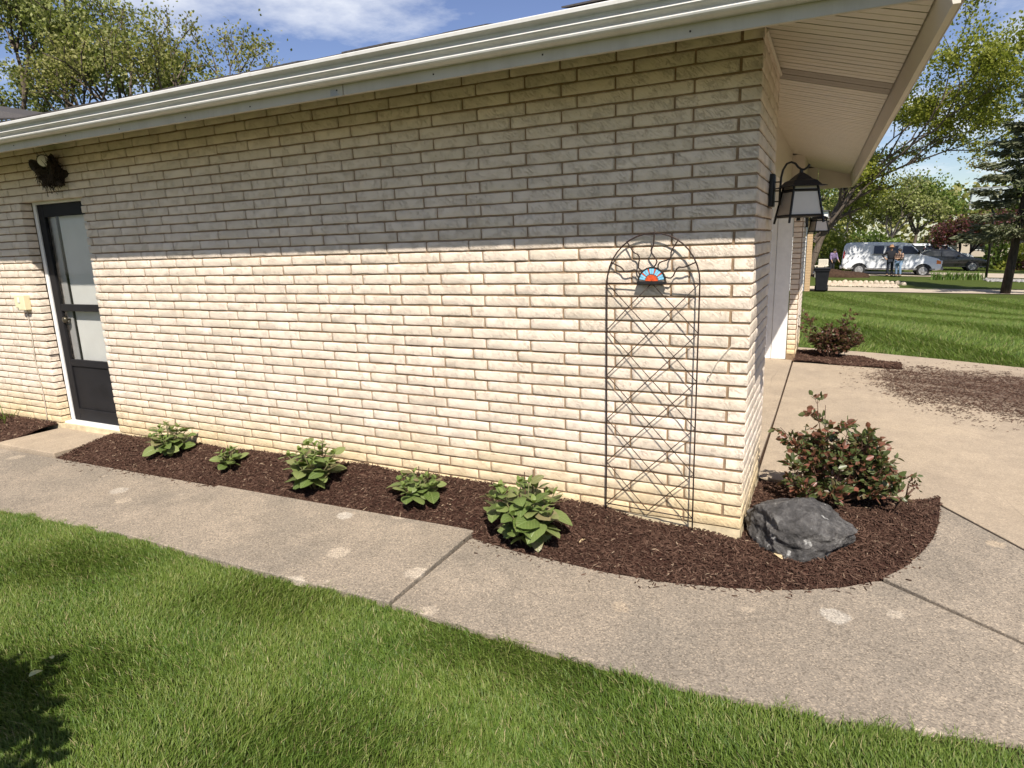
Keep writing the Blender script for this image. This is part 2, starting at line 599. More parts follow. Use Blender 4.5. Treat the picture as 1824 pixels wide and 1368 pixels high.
def make_shingle():
    t = NT('asphalt_shingle')
    p = t.pos()
    n = t.noise(p, 60, 4, 0.7)
    col = t.ramp(n, [(0.3, (0.035, 0.033, 0.033)), (0.7, (0.11, 0.10, 0.098))])
    col = t.mix(t.maprange(t.objrand(), 0, 1, 0, 0.4), col, (0.075, 0.066, 0.060))
    return t.set(col, 0.92, 0, t.bump(n, 0.6, 0.004), 0.15)


def make_bark(name='grey_brown_bark', a=(0.055, 0.042, 0.032), b=(0.17, 0.135, 0.105)):
    t = NT(name)
    p = t.objc()
    q = t.mapping(p, scale=(9, 9, 1.6))
    n = t.noise(q, 2.0, 6, 0.7)
    return t.set(t.ramp(n, [(0.3, a), (0.7, b)]), 0.95, 0, t.bump(n, 0.9, 0.03), 0.1)


M = {}
M['brick'] = make_brick_mat()
M['mortar'] = make_mortar_mat()
M['found'] = plain('foundation_render', (0.56, 0.46, 0.30), 0.9, 0.25, 12, bump=0.006, spec=0.15)
M['walk'] = make_concrete('weathered_walk_concrete', (0.335, 0.280, 0.218), (0.238, 0.205, 0.165), 0.66)
M['drive'] = make_concrete('driveway_concrete', (0.43, 0.345, 0.25), (0.36, 0.29, 0.215), 0.32, spots=False)
M['soil'] = make_ground_mat('bare_soil', (0.030, 0.018, 0.012), (0.075, 0.045, 0.030))
M['mulchbase'] = make_ground_mat('mulch_bed_soil', (0.030, 0.014, 0.010), (0.090, 0.042, 0.030), 45.0)
M['mulch'] = make_mulch_mat()
M['lawn'] = make_lawn_base()
M['blade'] = make_grass_mat()
def streaky(name, color, rough, spec):
    t = NT(name)
    p = t.pos()
    q = t.mapping(p, scale=(9, 3, 1.2))
    n = t.noise(q, 1.0, 6, 0.7)
    g_ = t.noise(p, 0.9, 4, 0.6)
    col = t.mix(t.math('MULTIPLY', t.maprange(n, 0.45, 0.75), 0.30), color, tuple(c * f for c, f in zip(color, (0.52, 0.48, 0.42))))
    col = t.mix(t.maprange(g_, 0.5, 0.75, 0, 0.15), col, (0.30, 0.25, 0.18))
    return t.set(col, rough, 0, t.bump(t.noise(p, 4.0, 3), 0.15, 0.004), spec)


M['gutter'] = streaky('white_aluminium_gutter', (0.60, 0.58, 0.54), 0.45, 0.35)
M['fascia'] = streaky('grey_white_fascia_paint', (0.52, 0.465, 0.385), 0.6, 0.25)
M['soffit'] = plain('beige_vinyl_soffit', (0.60, 0.545, 0.455), 0.5, 0.05, 5, spec=0.3)
M['vent'] = plain('perforated_vent_strip', (0.31, 0.27, 0.22), 0.6, 0.12, 80, spec=0.2)
M['shingle'] = make_shingle()
M['black'] = plain('black_iron', (0.014, 0.0125, 0.012), 0.5, 0.3, 20, metal=0.0, spec=0.4)
M['rust'] = plain('dark_rusty_iron', (0.035, 0.020, 0.015), 0.6, 0.4, 40, spec=0.3)
M['frost'] = plain('frosted_lamp_glass', (0.62, 0.55, 0.47), 0.35, 0.05, 6, spec=0.5)
M['doorblk'] = plain('black_door_paint', (0.016, 0.015, 0.016), 0.62, 0.2, 8, spec=0.15)
M['doorgrey'] = plain('pale_grey_door', (0.64, 0.63, 0.61), 0.5, 0.05, 5, spec=0.3)
M['doorgrey2'] = plain('grey_door_stile', (0.36, 0.35, 0.35), 0.55, 0.05, 5, spec=0.3)
M['white'] = plain('white_trim_paint', (0.74, 0.72, 0.69), 0.5, 0.08, 9, spec=0.3)
M['glass'] = make_glass('storm_door_glass')
M['brass'] = plain('dark_bronze', (0.10, 0.085, 0.06), 0.35, 0.2, 15, metal=0.7)
M['ivory'] = plain('ivory_plastic', (0.70, 0.62, 0.40), 0.5, 0.06, 10)
M['cable'] = plain('weathered_cable', (0.42, 0.37, 0.30), 0.7, 0.15, 20)
M['rock'] = make_rock_mat()
M['bark'] = make_bark()
M['barkdark'] = make_bark('dark_spruce_bark', (0.025, 0.020, 0.017), (0.085, 0.065, 0.05))
M['barkpale'] = make_bark('pale_bark', (0.15, 0.125, 0.10), (0.34, 0.29, 0.24))
M['stem'] = plain('green_brown_stem', (0.13, 0.12, 0.05), 0.7, 0.3, 30)
M['rstem'] = plain('red_brown_cane', (0.085, 0.045, 0.028), 0.7, 0.3, 30)
M['hyd'] = leafmat('hydrangea_leaf', [(0.0, (0.075, 0.110, 0.024)), (0.6, (0.120, 0.165, 0.045)), (0.86, (0.175, 0.205, 0.07)), (1.0, (0.19, 0.14, 0.08))], 0.42, 0.15, True)
M['hydnew'] = leafmat('young_hydrangea_leaf', [(0.0, (0.13, 0.19, 0.04)), (1.0, (0.20, 0.25, 0.07))], 0.42, 0.28, True)
M['rose'] = leafmat('rose_leaf', [(0.0, (0.045, 0.055, 0.018)), (0.30, (0.080, 0.105, 0.035)), (0.54, (0.125, 0.130, 0.06)), (0.62, (0.12, 0.058, 0.036)), (1.0, (0.21, 0.075, 0.05))], 0.38, 0.2)
M['rosered'] = leafmat('reddish_rose_leaf', [(0.0, (0.055, 0.025, 0.018)), (0.5, (0.115, 0.048, 0.034)), (0.75, (0.16, 0.075, 0.05)), (0.85, (0.07, 0.075, 0.03)), (1.0, (0.09, 0.10, 0.04))], 0.42, 0.2)

# ================================================================== the ground
def far_z(x):
    return -0.90 - 0.030 * np.clip(x, -12, 40)


def terrain(x, y):
    """height of the ground sheet (soil)"""
    x = np.asarray(x, dtype=float); y = np.asarray(y, dtype=float)
    near = np.full(np.broadcast(x, y).shape, -0.105)
    t = smooth01((y - 6.9) / 17.0)
    return near * (1 - t) + far_z(x) * t


def grid_axis(pts):
    out = []
    for a, b, s in pts:
        n = max(1, int(round((b - a) / s)))
        out += [a + (b - a) * i / n for i in range(n)]
    out.append(pts[-1][1])
    return np.array(out)


gx = grid_axis([(-160, -20, 14), (-20, 20, 1.0), (20, 160, 14)])
gy = grid_axis([(-40, -6, 6), (-6, 30, 0.75), (30, 70, 4), (70, 260, 19)])
GX, GY = np.meshgrid(gx, gy)
GZ = terrain(GX, GY)
nx_, ny_ = len(gx), len(gy)
idx = np.arange(nx_ * ny_).reshape(ny_, nx_)
quads = np.stack([idx[:-1, :-1], idx[:-1, 1:], idx[1:, 1:], idx[1:, :-1]], -1).reshape(-1, 4)
ground = link_mesh('ground', np_mesh('ground', np.stack([GX, GY, GZ], -1).reshape(-1, 3), quads, np.full(len(quads), 4)), M['lawn'], smooth=True)
props(ground, 'green mown lawn ground stretching to the far street', 'lawn', kind='structure')

# ------------------------------------------------------------------ paving
FRONT = [(-5.54, -0.56), (-3.6, -0.507), (-1.50, -0.452), (-1.43, -0.458), (-1.415, -0.53), (-1.1, -0.582), (-0.57, -0.611), (-0.25, -0.585), (0.03, -0.52), (0.22, -0.462), (0.373, -0.39), (0.53, -0.30), (0.668, -0.18), (0.80, 0.02), (0.897, 0.231), (0.98, 0.46), (1.035, 0.704), (1.07, 0.90), (1.08, 1.02)]
FX = np.array([p[0] for p in FRONT]); FY = np.array([p[1] for p in FRONT])


def bed_front(x):
    return np.interp(x, FX, FY)


def front_pts(x0, x1):
    return [(x0, float(bed_front(x0)))] + [p for p in FRONT if x0 < p[0] < x1] + [(x1, float(bed_front(x1)))]


ZP = -0.08
walk = empty('sidewalk', (0, 0, 0), kind='structure')
props(walk, 'weathered concrete sidewalk between the lawn and the mulch bed', 'sidewalk')
walk_edge = [(-9.5, -1.40), (-4.65, -1.395), (-3.5, -1.315), (-2.44, -1.325), (-1.42, -1.30), (-0.8, -1.325), (-0.07, -1.325), (0.5, -1.28), (1.05, -1.16), (1.80, -0.95)]


def edge_pts(x0, x1):
    ex = [p[0] for p in walk_edge]; ey = [p[1] for p in walk_edge]
    f = lambda x: float(np.interp(x, ex, ey))
    return [(x0, f(x0))] + [p for p in walk_edge if x0 < p[0] < x1] + [(x1, f(x1))]


def slab(poly, name, mat, parent, z1=ZP, z0=-0.2):
    g = MB(); g.prism(poly, z0, z1)
    o = g.build(name, mat, parent)
    bevel_obj(o, 0.005, 2)
    return o


slab(edge_pts(-9.5, -3.565) + [(-3.575, -0.507)] + [(-5.53, -0.562), (-6.42, -0.58), (-9.5, -0.62)], 'slab', M['walk'], walk)
slab(edge_pts(-3.553, -1.436) + list(reversed(front_pts(-3.563, -1.442))), 'slab', M['walk'], walk, ZP + 0.012)
slab(edge_pts(-1.420, 1.80) + [(0.694, -0.172)] + list(reversed(front_pts(-1.418, 0.66))), 'slab', M['walk'], walk)
slab([(1.815, -0.945), (4.4, -0.3), (4.4, 0.2), (1.75, -0.12), (1.395, 0.455), (1.072, 0.985)] + list(reversed(front_pts(0.70, 1.068)))[1:], 'slab', M['walk'], walk)
slab([(-6.42, -0.568), (-5.54, -0.550), (-5.525, -0.05), (-5.47, 0.02), (-6.37, 0.02), (-6.38, -0.05)], 'door_pad', M['drive'], walk, ZP + 0.035)

drive = empty('driveway', (0, 0, 0), kind='structure')
props(drive, 'tan concrete driveway in front of the garage', 'driveway')
slab([(-0.005, 1.10), (1.082, 1.03), (1.09, 0.995), (1.41, 0.465), (1.76, -0.10), (4.4, 0.22), (9, 0.3), (9, 3.4), (5.2, 5.1), (2.57, 6.11), (1.7, 6.52), (0.95, 6.82), (0.0, 7.05), (-0.005, 5.80)], 'slab', M['drive'], drive)
slab([(-0.45, 1.0), (-0.03, 1.10), (-0.018, 3.0), (-0.025, 5.86), (-0.45, 5.95)], 'apron', M['drive'], drive, ZP + 0.008)

g = MB(); g.add([(-9.6, -1.36, -0.1), (1.2, -1.22, -0.1), (9, -0.4, -0.1), (9, 3.3, -0.1), (0.9, 6.75, -0.1), (-0.5, 7.0, -0.1), (-0.5, 0.3, -0.1), (-9.6, 0.3, -0.1)], [tuple(range(8))])
props(g.build('paving_base', M['soil']), 'dark packed soil under the paving joints', 'soil', kind='structure')
# ------------------------------------------------------------------ mulch beds
WZX = [-5.6, -5.5, -4.8, -3.1, -1.6, -0.8, -0.25, 0.0, 0.3]
WZ = [-0.03, -0.025, -0.015, 0.035, 0.048, 0.0, -0.045, -0.050, -0.05]


def bed_z(x, y):
    x = np.asarray(x, dtype=float); y = np.asarray(y, dtype=float)
    f = bed_front(x)
    back = np.where(x < 0.0, 0.0, 1.05)
    s = np.clip((y - f) / np.maximum(back - f, 0.05), 0, 1)
    zl = -0.088 + (np.interp(x, WZX, WZ) + 0.088) * smooth01(s * 1.25)
    zr = -0.088 + 0.045 * smooth01(s * 4) * smooth01((1 - s) * 5)
    k = smooth01((x + 0.25) / 0.5)
    z = zl * (1 - k) + zr * k
    return z + 0.012 * np.sin(x * 9 + 3 * y) * np.sin(y * 13 + 1.7 * x) * smooth01(s * 4)


def sheet(name, xs, ss, fy0, fy1, fz, mat, parent=None):
    X = np.repeat(xs[None, :], len(ss), 0)
    Y0, Y1 = fy0(xs), fy1(xs)
    Y = Y0[None, :] + (Y1 - Y0)[None, :] * ss[:, None]
    Z = fz(X, Y)
    n1, n2 = len(xs), len(ss)
    id_ = np.arange(n1 * n2).reshape(n2, n1)
    q = np.stack([id_[:-1, :-1], id_[:-1, 1:], id_[1:, 1:], id_[1:, :-1]], -1).reshape(-1, 4)
    return link_mesh(name, np_mesh(name, np.stack([X, Y, Z], -1).reshape(-1, 3), q, np.full(len(q), 4)), mat, parent, smooth=True)


bed = sheet('mulch_bed', np.concatenate([np.linspace(-5.53, 0.0, 150), np.linspace(0.012, 1.078, 40)]), np.linspace(0, 1, 26), lambda x: bed_front(x) + 0.0,
            lambda x: np.where(x < 0.006, 0.02, 1.06), bed_z, M['mulchbase'])
props(bed, 'brown mulch bed along the brick wall and round its corner', 'flower bed', kind='structure')


def chips(name, pts, zf, lmin, lmax, wid, mat, label, lift=0.004, tilt=0.35):
    n = len(pts)
    x, y = pts[:, 0], pts[:, 1]
    z = zf(x, y) + RNG.uniform(0, lift, n)
    a = RNG.uniform(0, 2 * np.pi, n)
    L = RNG.uniform(lmin, lmax, n) * 0.5
    W = RNG.uniform(0.5, 1.2, n) * wid * 0.5
    T = W * RNG.uniform(0.3, 0.8, n)
    ti = RNG.normal(0, tilt, n)
    d = np.stack([np.cos(a) * np.cos(ti), np.sin(a) * np.cos(ti), np.sin(ti)], -1)
    s = np.stack([-np.sin(a), np.cos(a), np.zeros(n)], -1)
    u = np.cross(d, s)
    c = np.stack([x, y, z + 0.002], -1)
    bend = RNG.normal(0, 0.15, n)[:, None] * L[:, None] * u
    def pt(l, w, h):
        return c + d * (l * L)[:, None] + s * (w * W)[:, None] + u * (h * T)[:, None]
    V = np.stack([pt(-1, -.7, -1), pt(-1, .7, -1), pt(-.9, 0.1, .8), pt(0, -1, -1) + bend, pt(0, 1, -1) + bend, pt(0, -.1, 1.2) + bend, pt(1, -.5, -1), pt(1, .5, -1), pt(.8, 0, .7)], 1).reshape(-1, 3)
    tri = np.array([[0, 2, 1], [6, 7, 8]])
    qd = np.array([[0, 3, 5, 2], [2, 5, 4, 1], [3, 6, 8, 5], [5, 8, 7, 4]])
    base = (np.arange(n) * 9)[:, None]
    loops = np.concatenate([(base + tri.ravel()[None, :]), (base + qd.ravel()[None, :])], 1)
    counts = np.tile(np.array([3, 3, 4, 4, 4, 4]), n)
    o = link_mesh(name, np_mesh(name, V, loops.ravel(), counts), mat)
    props(o, label, 'mulch', kind='stuff')
    return o


def bed_pts(n):
    x = RNG.uniform(-5.52, 1.07, n * 2)
    y = RNG.uniform(-0.62, 1.04, n * 2)
    ok = (y > bed_front(x) + 0.006) & (y < np.where(x < 0.0, -0.012, 1.03))
    p = np.stack([x[ok], y[ok]], -1)
    return p[:n]


chips('mulch_chips', bed_pts(54000), bed_z, 0.007, 0.042, 0.0070, M['mulch'], 'shredded dark brown bark mulch covering the bed by the wall', 0.012)
# strays kicked out over the concrete edge
sx = RNG.uniform(-5.4, 1.05, 420)
sy = bed_front(sx) - np.abs(RNG.exponential(0.028, 420))
chips('mulch_strays', np.stack([sx, sy], -1), lambda x, y: np.full(len(x), ZP + 0.001), 0.008, 0.035, 0.007, M['mulch'], 'stray bark bits lying on the sidewalk along the bed edge', 0.002, 0.05)

# bed left of the side door
lbed = sheet('mulch_bed', np.linspace(-9.5, -6.42, 40), np.linspace(0, 1, 10), lambda x: np.interp(x, [-9.5, -6.7, -6.42], [-0.62, -0.60, -0.565]), lambda x: np.full(len(x), 0.02),
             lambda x, y: -0.085 + 0.075 * smooth01((y + 0.58) / 0.5), M['mulchbase'])
props(lbed, 'small mulch bed beyond the side door', 'flower bed', kind='structure')
lp = np.stack([RNG.uniform(-9.0, -6.43, 9000), RNG.uniform(-0.57, -0.01, 9000)], -1)
chips('mulch_chips', lp, lambda x, y: -0.083 + 0.075 * smooth01((y + 0.58) / 0.5), 0.012, 0.05, 0.011, M['mulch'], 'dark bark mulch of the small bed beyond the side door', 0.01)

# far bed by the other garage pier, and bark spilled over the driveway
fbed = sheet('mulch_bed', np.linspace(0.0, 1.25, 24), np.linspace(0, 1, 10), lambda x: np.interp(x, [0, 1.25], [5.74, 5.56]), lambda x: np.interp(x, [0, 0.5, 1.25], [6.62, 6.5, 5.95]),
             lambda x, y: np.full(x.shape, -0.068) + 0.02 * np.sin(x * 7) * np.sin(y * 9), M['mulchbase'])
props(fbed, 'small mulch bed at the far garage pier', 'flower bed', kind='structure')
fp = np.stack([RNG.uniform(0.0, 1.25, 9000), RNG.uniform(5.56, 6.62, 9000)], -1)
fp = fp[(fp[:, 1] < np.interp(fp[:, 0], [0, 0.5, 1.25], [6.62, 6.5, 5.95])) & (fp[:, 1] > np.interp(fp[:, 0], [0, 1.25], [5.74, 5.56]))]
chips('mulch_chips', fp, lambda x, y: -0.066 + 0.02 * np.sin(x * 7) * np.sin(y * 9), 0.015, 0.06, 0.013, M['mulch'], 'dark bark mulch round the far red bush', 0.015)

# spilled bark: dense heart, ragged rim swept towards the lower left
n = 150000
px_ = RNG.uniform(0.55, 6.0, n); py_ = RNG.uniform(2.2, 6.3, n)
lim_low = np.interp(px_, [0.75, 1.07, 1.47, 1.95, 3.0, 6.0], [4.6, 3.85, 3.35, 3.15, 2.8, 2.4])
lim_top = np.interp(px_, [0.75, 1.2, 1.83, 2.47, 6.0], [5.35, 5.95, 5.88, 5.62, 4.2])
din = np.minimum(py_ - lim_low, lim_top - py_)
wob = 0.16 * np.sin(px_ * 11 + py_ * 5) + 0.12 * np.sin(py_ * 17 - px_ * 6) + 0.08 * np.sin(px_ * 31 + 2 * py_)
streak = 0.5 + 0.5 * np.sin((py_ * 2.2 + px_ * 0.9) * 6 + 2 * np.sin(px_ * 3))
dens = smooth01((din + wob * 0.8 + 0.12) / 0.75) * (0.55 + 0.45 * streak)
left = smooth01((px_ - 0.72) / 0.45)
ok = RNG.uniform(0, 1, n) < (0.015 * (din > -0.35) + 0.62 * dens * left)
chips('spilled_mulch', np.stack([px_[ok], py_[ok]], -1), lambda x, y: np.full(len(x), ZP + 0.002), 0.008, 0.044, 0.006, M['mulch'], 'brown bark shreds spilled and swept over the far driveway', 0.006, 0.12)

# ------------------------------------------------------------------ lawns
def blades(name, x, y, z0, hmin, hmax, wmin, wmax, lean, mat, label, lean_dir=None, segs=2, spread=1.0):
    n = len(x)
    h = RNG.uniform(hmin, hmax, n)
    w = RNG.uniform(wmin, wmax, n)
    a = RNG.uniform(0, 2 * np.pi, n)
    if lean_dir is not None: a = lean_dir + RNG.normal(0, spread, n)
    l = np.abs(RNG.normal(0, lean, n)) * h
    fa = a + np.pi / 2 + RNG.normal(0, 0.5, n)
    s = np.stack([np.cos(fa), np.sin(fa), np.zeros(n)], -1) * (w / 2)[:, None]
    d = np.stack([np.cos(a), np.sin(a), np.zeros(n)], -1)
    b = np.stack([x, y, z0], -1)
    up = np.array([0, 0, 1.0])
    if segs == 2:
        mid = b + d * (l * 0.32)[:, None] + up * (h * 0.58)[:, None]
        tip = b + d * l[:, None] + up * (h * RNG.uniform(0.82, 1.0, n))[:, None]
        V = np.stack([b - s, b + s, mid + s * 0.85, mid - s * 0.85, tip], 1).reshape(-1, 3)
        base = (np.arange(n) * 5)[:, None]
        loops = base + np.array([0, 1, 2, 3, 3, 2, 4])[None, :]
        counts = np.tile([4, 3], n)
    else:
        tip = b + d * l[:, None] + up * h[:, None]
        V = np.stack([b - s, b + s, tip], 1).reshape(-1, 3)
        base = (np.arange(n) * 3)[:, None]
        loops = base + np.array([0, 1, 2])[None, :]
        counts = np.full(n, 3)
    o = link_mesh(name, np_mesh(name, V, loops.ravel(), counts), mat, smooth=False)
    props(o, label, 'grass', kind='stuff')
    return o


def in_view(x, y, z, pad=60):
    d = np.stack([x - CAM_POS.x, y - CAM_POS.y, z - CAM_POS.z], -1)
    zc = d @ np.array(F_)
    u = 912 + 1139.7 * (d @ np.array(R2)) / np.maximum(zc, 1e-3)
    v = 684 - 1139.7 * (d @ np.array(U2)) / np.maximum(zc, 1e-3)
    return (zc > 0.1) & (u > -pad * 4) & (u < 1824 + pad * 4) & (v < 1368 + pad * 5), zc


ex = np.array([p[0] for p in walk_edge]); ey = np.array([p[1] for p in walk_edge])
n = 650000
bx = RNG.uniform(-5.6, 2.4, n); by = RNG.uniform(-3.3, -1.15, n)
edge = np.interp(bx, ex, ey)
okv, zc = in_view(bx, by, np.full(n, -0.08), 90)
jag = edge + 0.018 * np.sin(bx * 23) + 0.012 * np.sin(bx * 61 + 1) - 0.002
ok = okv & (by < jag)
bx, by = bx[ok], by[ok]
cl = np.sin(bx * 5.1 + 2 * np.sin(by * 4)) * np.sin(by * 6.3 + 1.5 * np.sin(bx * 3.7))
ld = 2.6 + 1.4 * np.sin(bx * 1.9 + by * 2.7) + 1.1 * np.sin(by * 5.3 - bx * 3.1)
blades('grass', bx, by, np.full(len(bx), -0.103) + 0.012 * cl, 0.014, 0.044, 0.0018, 0.0042, 0.75, M['blade'], 'thick mown green grass in the near lawn beside the sidewalk', ld)

n = 420000
bx = RNG.uniform(-0.5, 22.0, n); by = 5.0 + 22.5 * RNG.uniform(0, 1, n) ** 1.35
lim = np.interp(bx, [-0.5, 0.0, 0.95, 1.7, 2.57, 5.2, 9.0, 22], [7.1, 7.05, 6.82, 6.52, 6.11, 5.1, 3.6, 3.0])
okv, zc = in_view(bx, by, terrain(bx, by), 40)
ok = okv & (by > lim) & (by < 27.3)
bx, by, zc = bx[ok], by[ok], zc[ok]
ld = np.where(np.sin((bx * 0.9 + by * 0.35) * 2.6) > 0, 0.6, 3.7)
blades('grass', bx, by, terrain(bx, by) - 0.004, 0.045, 0.075, 0.007, 0.016, 1.3, M['blade'], 'striped mown green grass of the front lawn beyond the driveway', ld, 1, 0.7)

# ================================================================== the house
house = empty('brick_house', (0, 0, 0), label='long low house with cream painted brick wall, gutter and garage end', cat='house')
PC, LB = 0.0677, 0.3115          # course pitch, brick pitch
JT = 0.0106                      # joint width
DX0, DX1, DZ1 = -6.37, -5.46, 2.135   # door opening
NTOP = 38


def brick_mesh(name, l, seed, header=False):
    """split-face brick: rough pillowed face towards -y, square smooth ends"""
    r = np.random.default_rng(seed)
    nx, nz = (6, 3) if not header else (2, 3)
    hx, hz = l / 2, (PC - JT) / 2
    us = np.linspace(-1, 1, nx + 1); vs = np.linspace(-1, 1, nz + 1)
    us[1] = -1 + 0.10; us[-2] = 1 - 0.10
    vs[1] = -0.80; vs[-2] = 0.80
    V = []
    for j, v in enumerate(vs):
        for i, u in enumerate(us):
            eu = 1 if i in (0, nx) else 0
            ev = 1 if j in (0, nz) else 0
            y = -0.0132 - r.uniform(-0.0018, 0.0022)
            if ev: y = -0.0112 - r.uniform(-0.0016, 0.0016)
            if eu: y = min(y + 0.0012, -0.0088)
            dx = r.uniform(-0.02, 0.02) * hx * (0 if eu else 1) - (np.sign(u) * r.uniform(0, 0.0015) if eu else 0)
            dz = r.uniform(-0.0016, 0.0012) * np.sign(-v) if ev else r.uniform(-0.003, 0.003)
            if eu and ev: dz -= np.sign(v) * 0.0015
            V.append((u * hx + dx, y, v * hz + dz))
    F = []
    w = nx + 1
    for j in range(nz):
        for i in range(nx):
            F.append((j * w + i, j * w + i + 1, (j + 1) * w + i + 1, (j + 1) * w + i))
    ring = [i for i in range(w)] + [j * w + nx for j in range(1, nz + 1)] + [nz * w + i for i in range(nx - 1, -1, -1)] + [j * w for j in range(nz - 1, 0, -1)]
    b = len(V)
    for k in ring:
        x, y, z = V[k]
        V.append((np.clip(x, -hx, hx), 0.080, np.clip(z, -hz, hz)))
    n = len(ring)
    for k in range(n):
        F.append((ring[k], b + k, b + (k + 1) % n, ring[(k + 1) % n]))
    return np.array(V), F


STRETCH = [brick_mesh('s%d' % i, 1.0, 100 + i) for i in range(14)]
for i, (V, F) in enumerate(STRETCH):      # keep end bevel independent of the length: unit length is stretched later
    pass


def layout_side():
    out = []
    for k in range(-1, NTOP):
        odd = k % 2
        if odd:
            joints = [-0.0895 - n * LB for n in range(0, 28)]
        else:
            joints = [0.012 + JT / 2] + [-(n * LB - 0.006) for n in range(1, 28)]
        joints = [j + (random.uniform(-0.0035, 0.0035) if i else 0) for i, j in enumerate(joints)]
        zc = (k + 0.5) * PC
        for a, b in zip(joints[1:], joints[:-1]):
            x0, x1 = a + JT / 2, b - JT / 2
            segs = [(x0, x1)]
            if zc < DZ1 - 0.02:
                segs = []
                l0 = DX0 + random.uniform(-0.008, 0.004); r0 = DX1 + random.uniform(-0.004, 0.008)
                if x1 <= l0 or x0 >= r0: segs = [(x0, x1)]
                else:
                    if x0 < l0: segs.append((x0, l0))
                    if x1 > r0: segs.append((r0, x1))
            for s0, s1 in segs:
                if s1 - s0 < 0.035 or s1 < -8.25: continue
                if k == -1 and s0 > -2.6: continue
                out.append(((s0 + s1) / 2, zc + random.uniform(-0.0012, 0.0012), s1 - s0))
    return out


SB = layout_side()
camv = np.array(CAM_POS)


def proj_area(x, z, l):
    d = np.array([x, 0, z]) - camv
    zc_ = d @ np.array(F_)
    u = 912 + 1139.7 * (d @ np.array(R2)) / zc_; v = 684 - 1139.7 * (d @ np.array(U2)) / zc_
    if not (0 < u < 1824 and 0 < v < 1368) or z > 2.53 or z < 0: return 0
    return l / zc_ ** 2 * abs(d[1]) / np.linalg.norm(d)


order = sorted(range(len(SB)), key=lambda i: -proj_area(*SB[i]))
big = set(order[:300])

gw = MB()
gw.box(-9.6, DX0 - 0.03, -0.0070, 0.22, -0.25, 2.60)
gw.box(DX1 + 0.03, 0.0070, -0.0070, 0.22, -0.25, 2.60)
gw.box(DX0 - 0.03, DX1 + 0.03, -0.0070, 0.22, DZ1 + 0.02, 2.60)
side_wall = gw.build('wall', M['mortar'], house)

BM = []
for i, (V, F) in enumerate(STRETCH):
    W = V.copy(); W[:, 0] *= 0.2995
    # end chamfer kept real-sized
    me = bpy.data.meshes.new('brick')
    me.from_pydata([tuple(p) for p in W], [], F)
    me.materials.append(M['brick'])
    me.polygons.foreach_set('use_smooth', np.ones(len(me.polygons), dtype=bool))
    me.update()
    BM.append(me)
rest_V, rest_F = [], []


def add_rest(V, F, l, loc, rz):
    W = V.copy(); W[:, 0] *= l
    c, s = math.cos(rz), math.sin(rz)
    X = W[:, 0] * c - W[:, 1] * s + loc[0]
    Y = W[:, 0] * s + W[:, 1] * c + loc[1]
    b = sum(len(a) for a in rest_V)
    rest_V.append(np.stack([X, Y, W[:, 2] + loc[2]], -1))
    rest_F.extend([tuple(i + b for i in f) for f in F])


def flush_rest(name, parent):
    global rest_V, rest_F
    V = np.concatenate(rest_V)
    me = np_mesh(name, V, [i for f in rest_F for i in f], [len(f) for f in rest_F])
    o = link_mesh(name, me, M['brick'], parent, smooth=True)
    o['kind'] = 'stuff'
    rest_V, rest_F = [], []
    return o


for i, (x, z, l) in enumerate(SB):
    vi = random.randrange(14)
    if i in big:
        o = bpy.data.objects.new('brick', BM[vi])
        COL.objects.link(o)
        o.parent = side_wall
        o.location = (x, random.uniform(-0.002, 0.002), z)
        o.scale = (l / 0.2995, 1, 1)
    else:
        add_rest(STRETCH[vi][0], STRETCH[vi][1], l, (x, random.uniform(-0.002, 0.002), z), 0)
flush_rest('far_bricks', side_wall)

# front piers beside the garage opening
gp = MB()
gp.box(-0.22, 0.0067, 0.23, 0.985, -0.25, 2.62)
front_wall = gp.build('pier', M['mortar'], house)
gp = MB(); gp.box(-0.105, 0.0055, 5.8930, 7.0, -0.25, 2.235)
far_pier = gp.build('pier', M['mortar'], house)
for k in range(0, NTOP):
    zc = (k + 0.5) * PC
    if k % 2: js = [-0.012 - JT / 2, LB - 0.006, 2 * LB, 3 * LB, 1.0]
    else: js = [0.0905, 0.0905 + LB, 0.0905 + 2 * LB, 1.0]
    for a, b in zip(js[:-1], js[1:]):
        l = b - a - JT
        if l < 0.04: continue
        V, F = STRETCH[random.randrange(14)]
        add_rest(V, F, l, (0.0, (a + b) / 2, zc), math.pi / 2)
flush_rest('bricks', front_wall)
for k in range(0, 33):
    zc = (k + 0.5) * PC
    # far pier: return face and front face
    V, F = STRETCH[random.randrange(14)]
    add_rest(V, F, 0.100, (-0.052, 5.90, zc), 0)
    for n in range(4):
        a = 5.90 + (0.1 if k % 2 else 0.0) + n * LB
        V, F = STRETCH[random.randrange(14)]
        add_rest(V, F, min(LB, 7.0 - a) - JT, (0.0, a + min(LB, 7.0 - a) / 2, zc), math.pi / 2)
flush_rest('bricks', far_pier)

# foundation under the lowest course
def rough_strip(pts, z0, z1, nrm, amp, name, mat):
    """wall strip along pts (x,y) with uneven surface"""
    n = len(pts)
    V = []; F = []
    rows = 6
    for j in range(rows):
        t = j / (rows - 1)
        for i, p in enumerate(pts):
            e = random.uniform(-amp, amp) + amp * 1.2 * (1 - t)
            V.append((p[0] + nrm[0] * e, p[1] + nrm[1] * e, z0 + (z1 - z0) * t))
    for j in range(rows - 1):
        for i in range(n - 1):
            F.append((j * n + i, j * n + i + 1, (j + 1) * n + i + 1, (j + 1) * n + i))
    g = MB(); g.add(V, F)
    return g.build(name, mat, house, smooth=True)


rough_strip([(x, -0.0150) for x in np.arange(-9.5, 0.0161, 0.035)], -0.2, -0.004, (0, -1), 0.004, 'foundation', M['found'])
rough_strip([(0.0150, y) for y in np.arange(-0.015, 1.0, 0.035)], -0.2, -0.004, (1, 0), 0.004, 'foundation', M['found'])

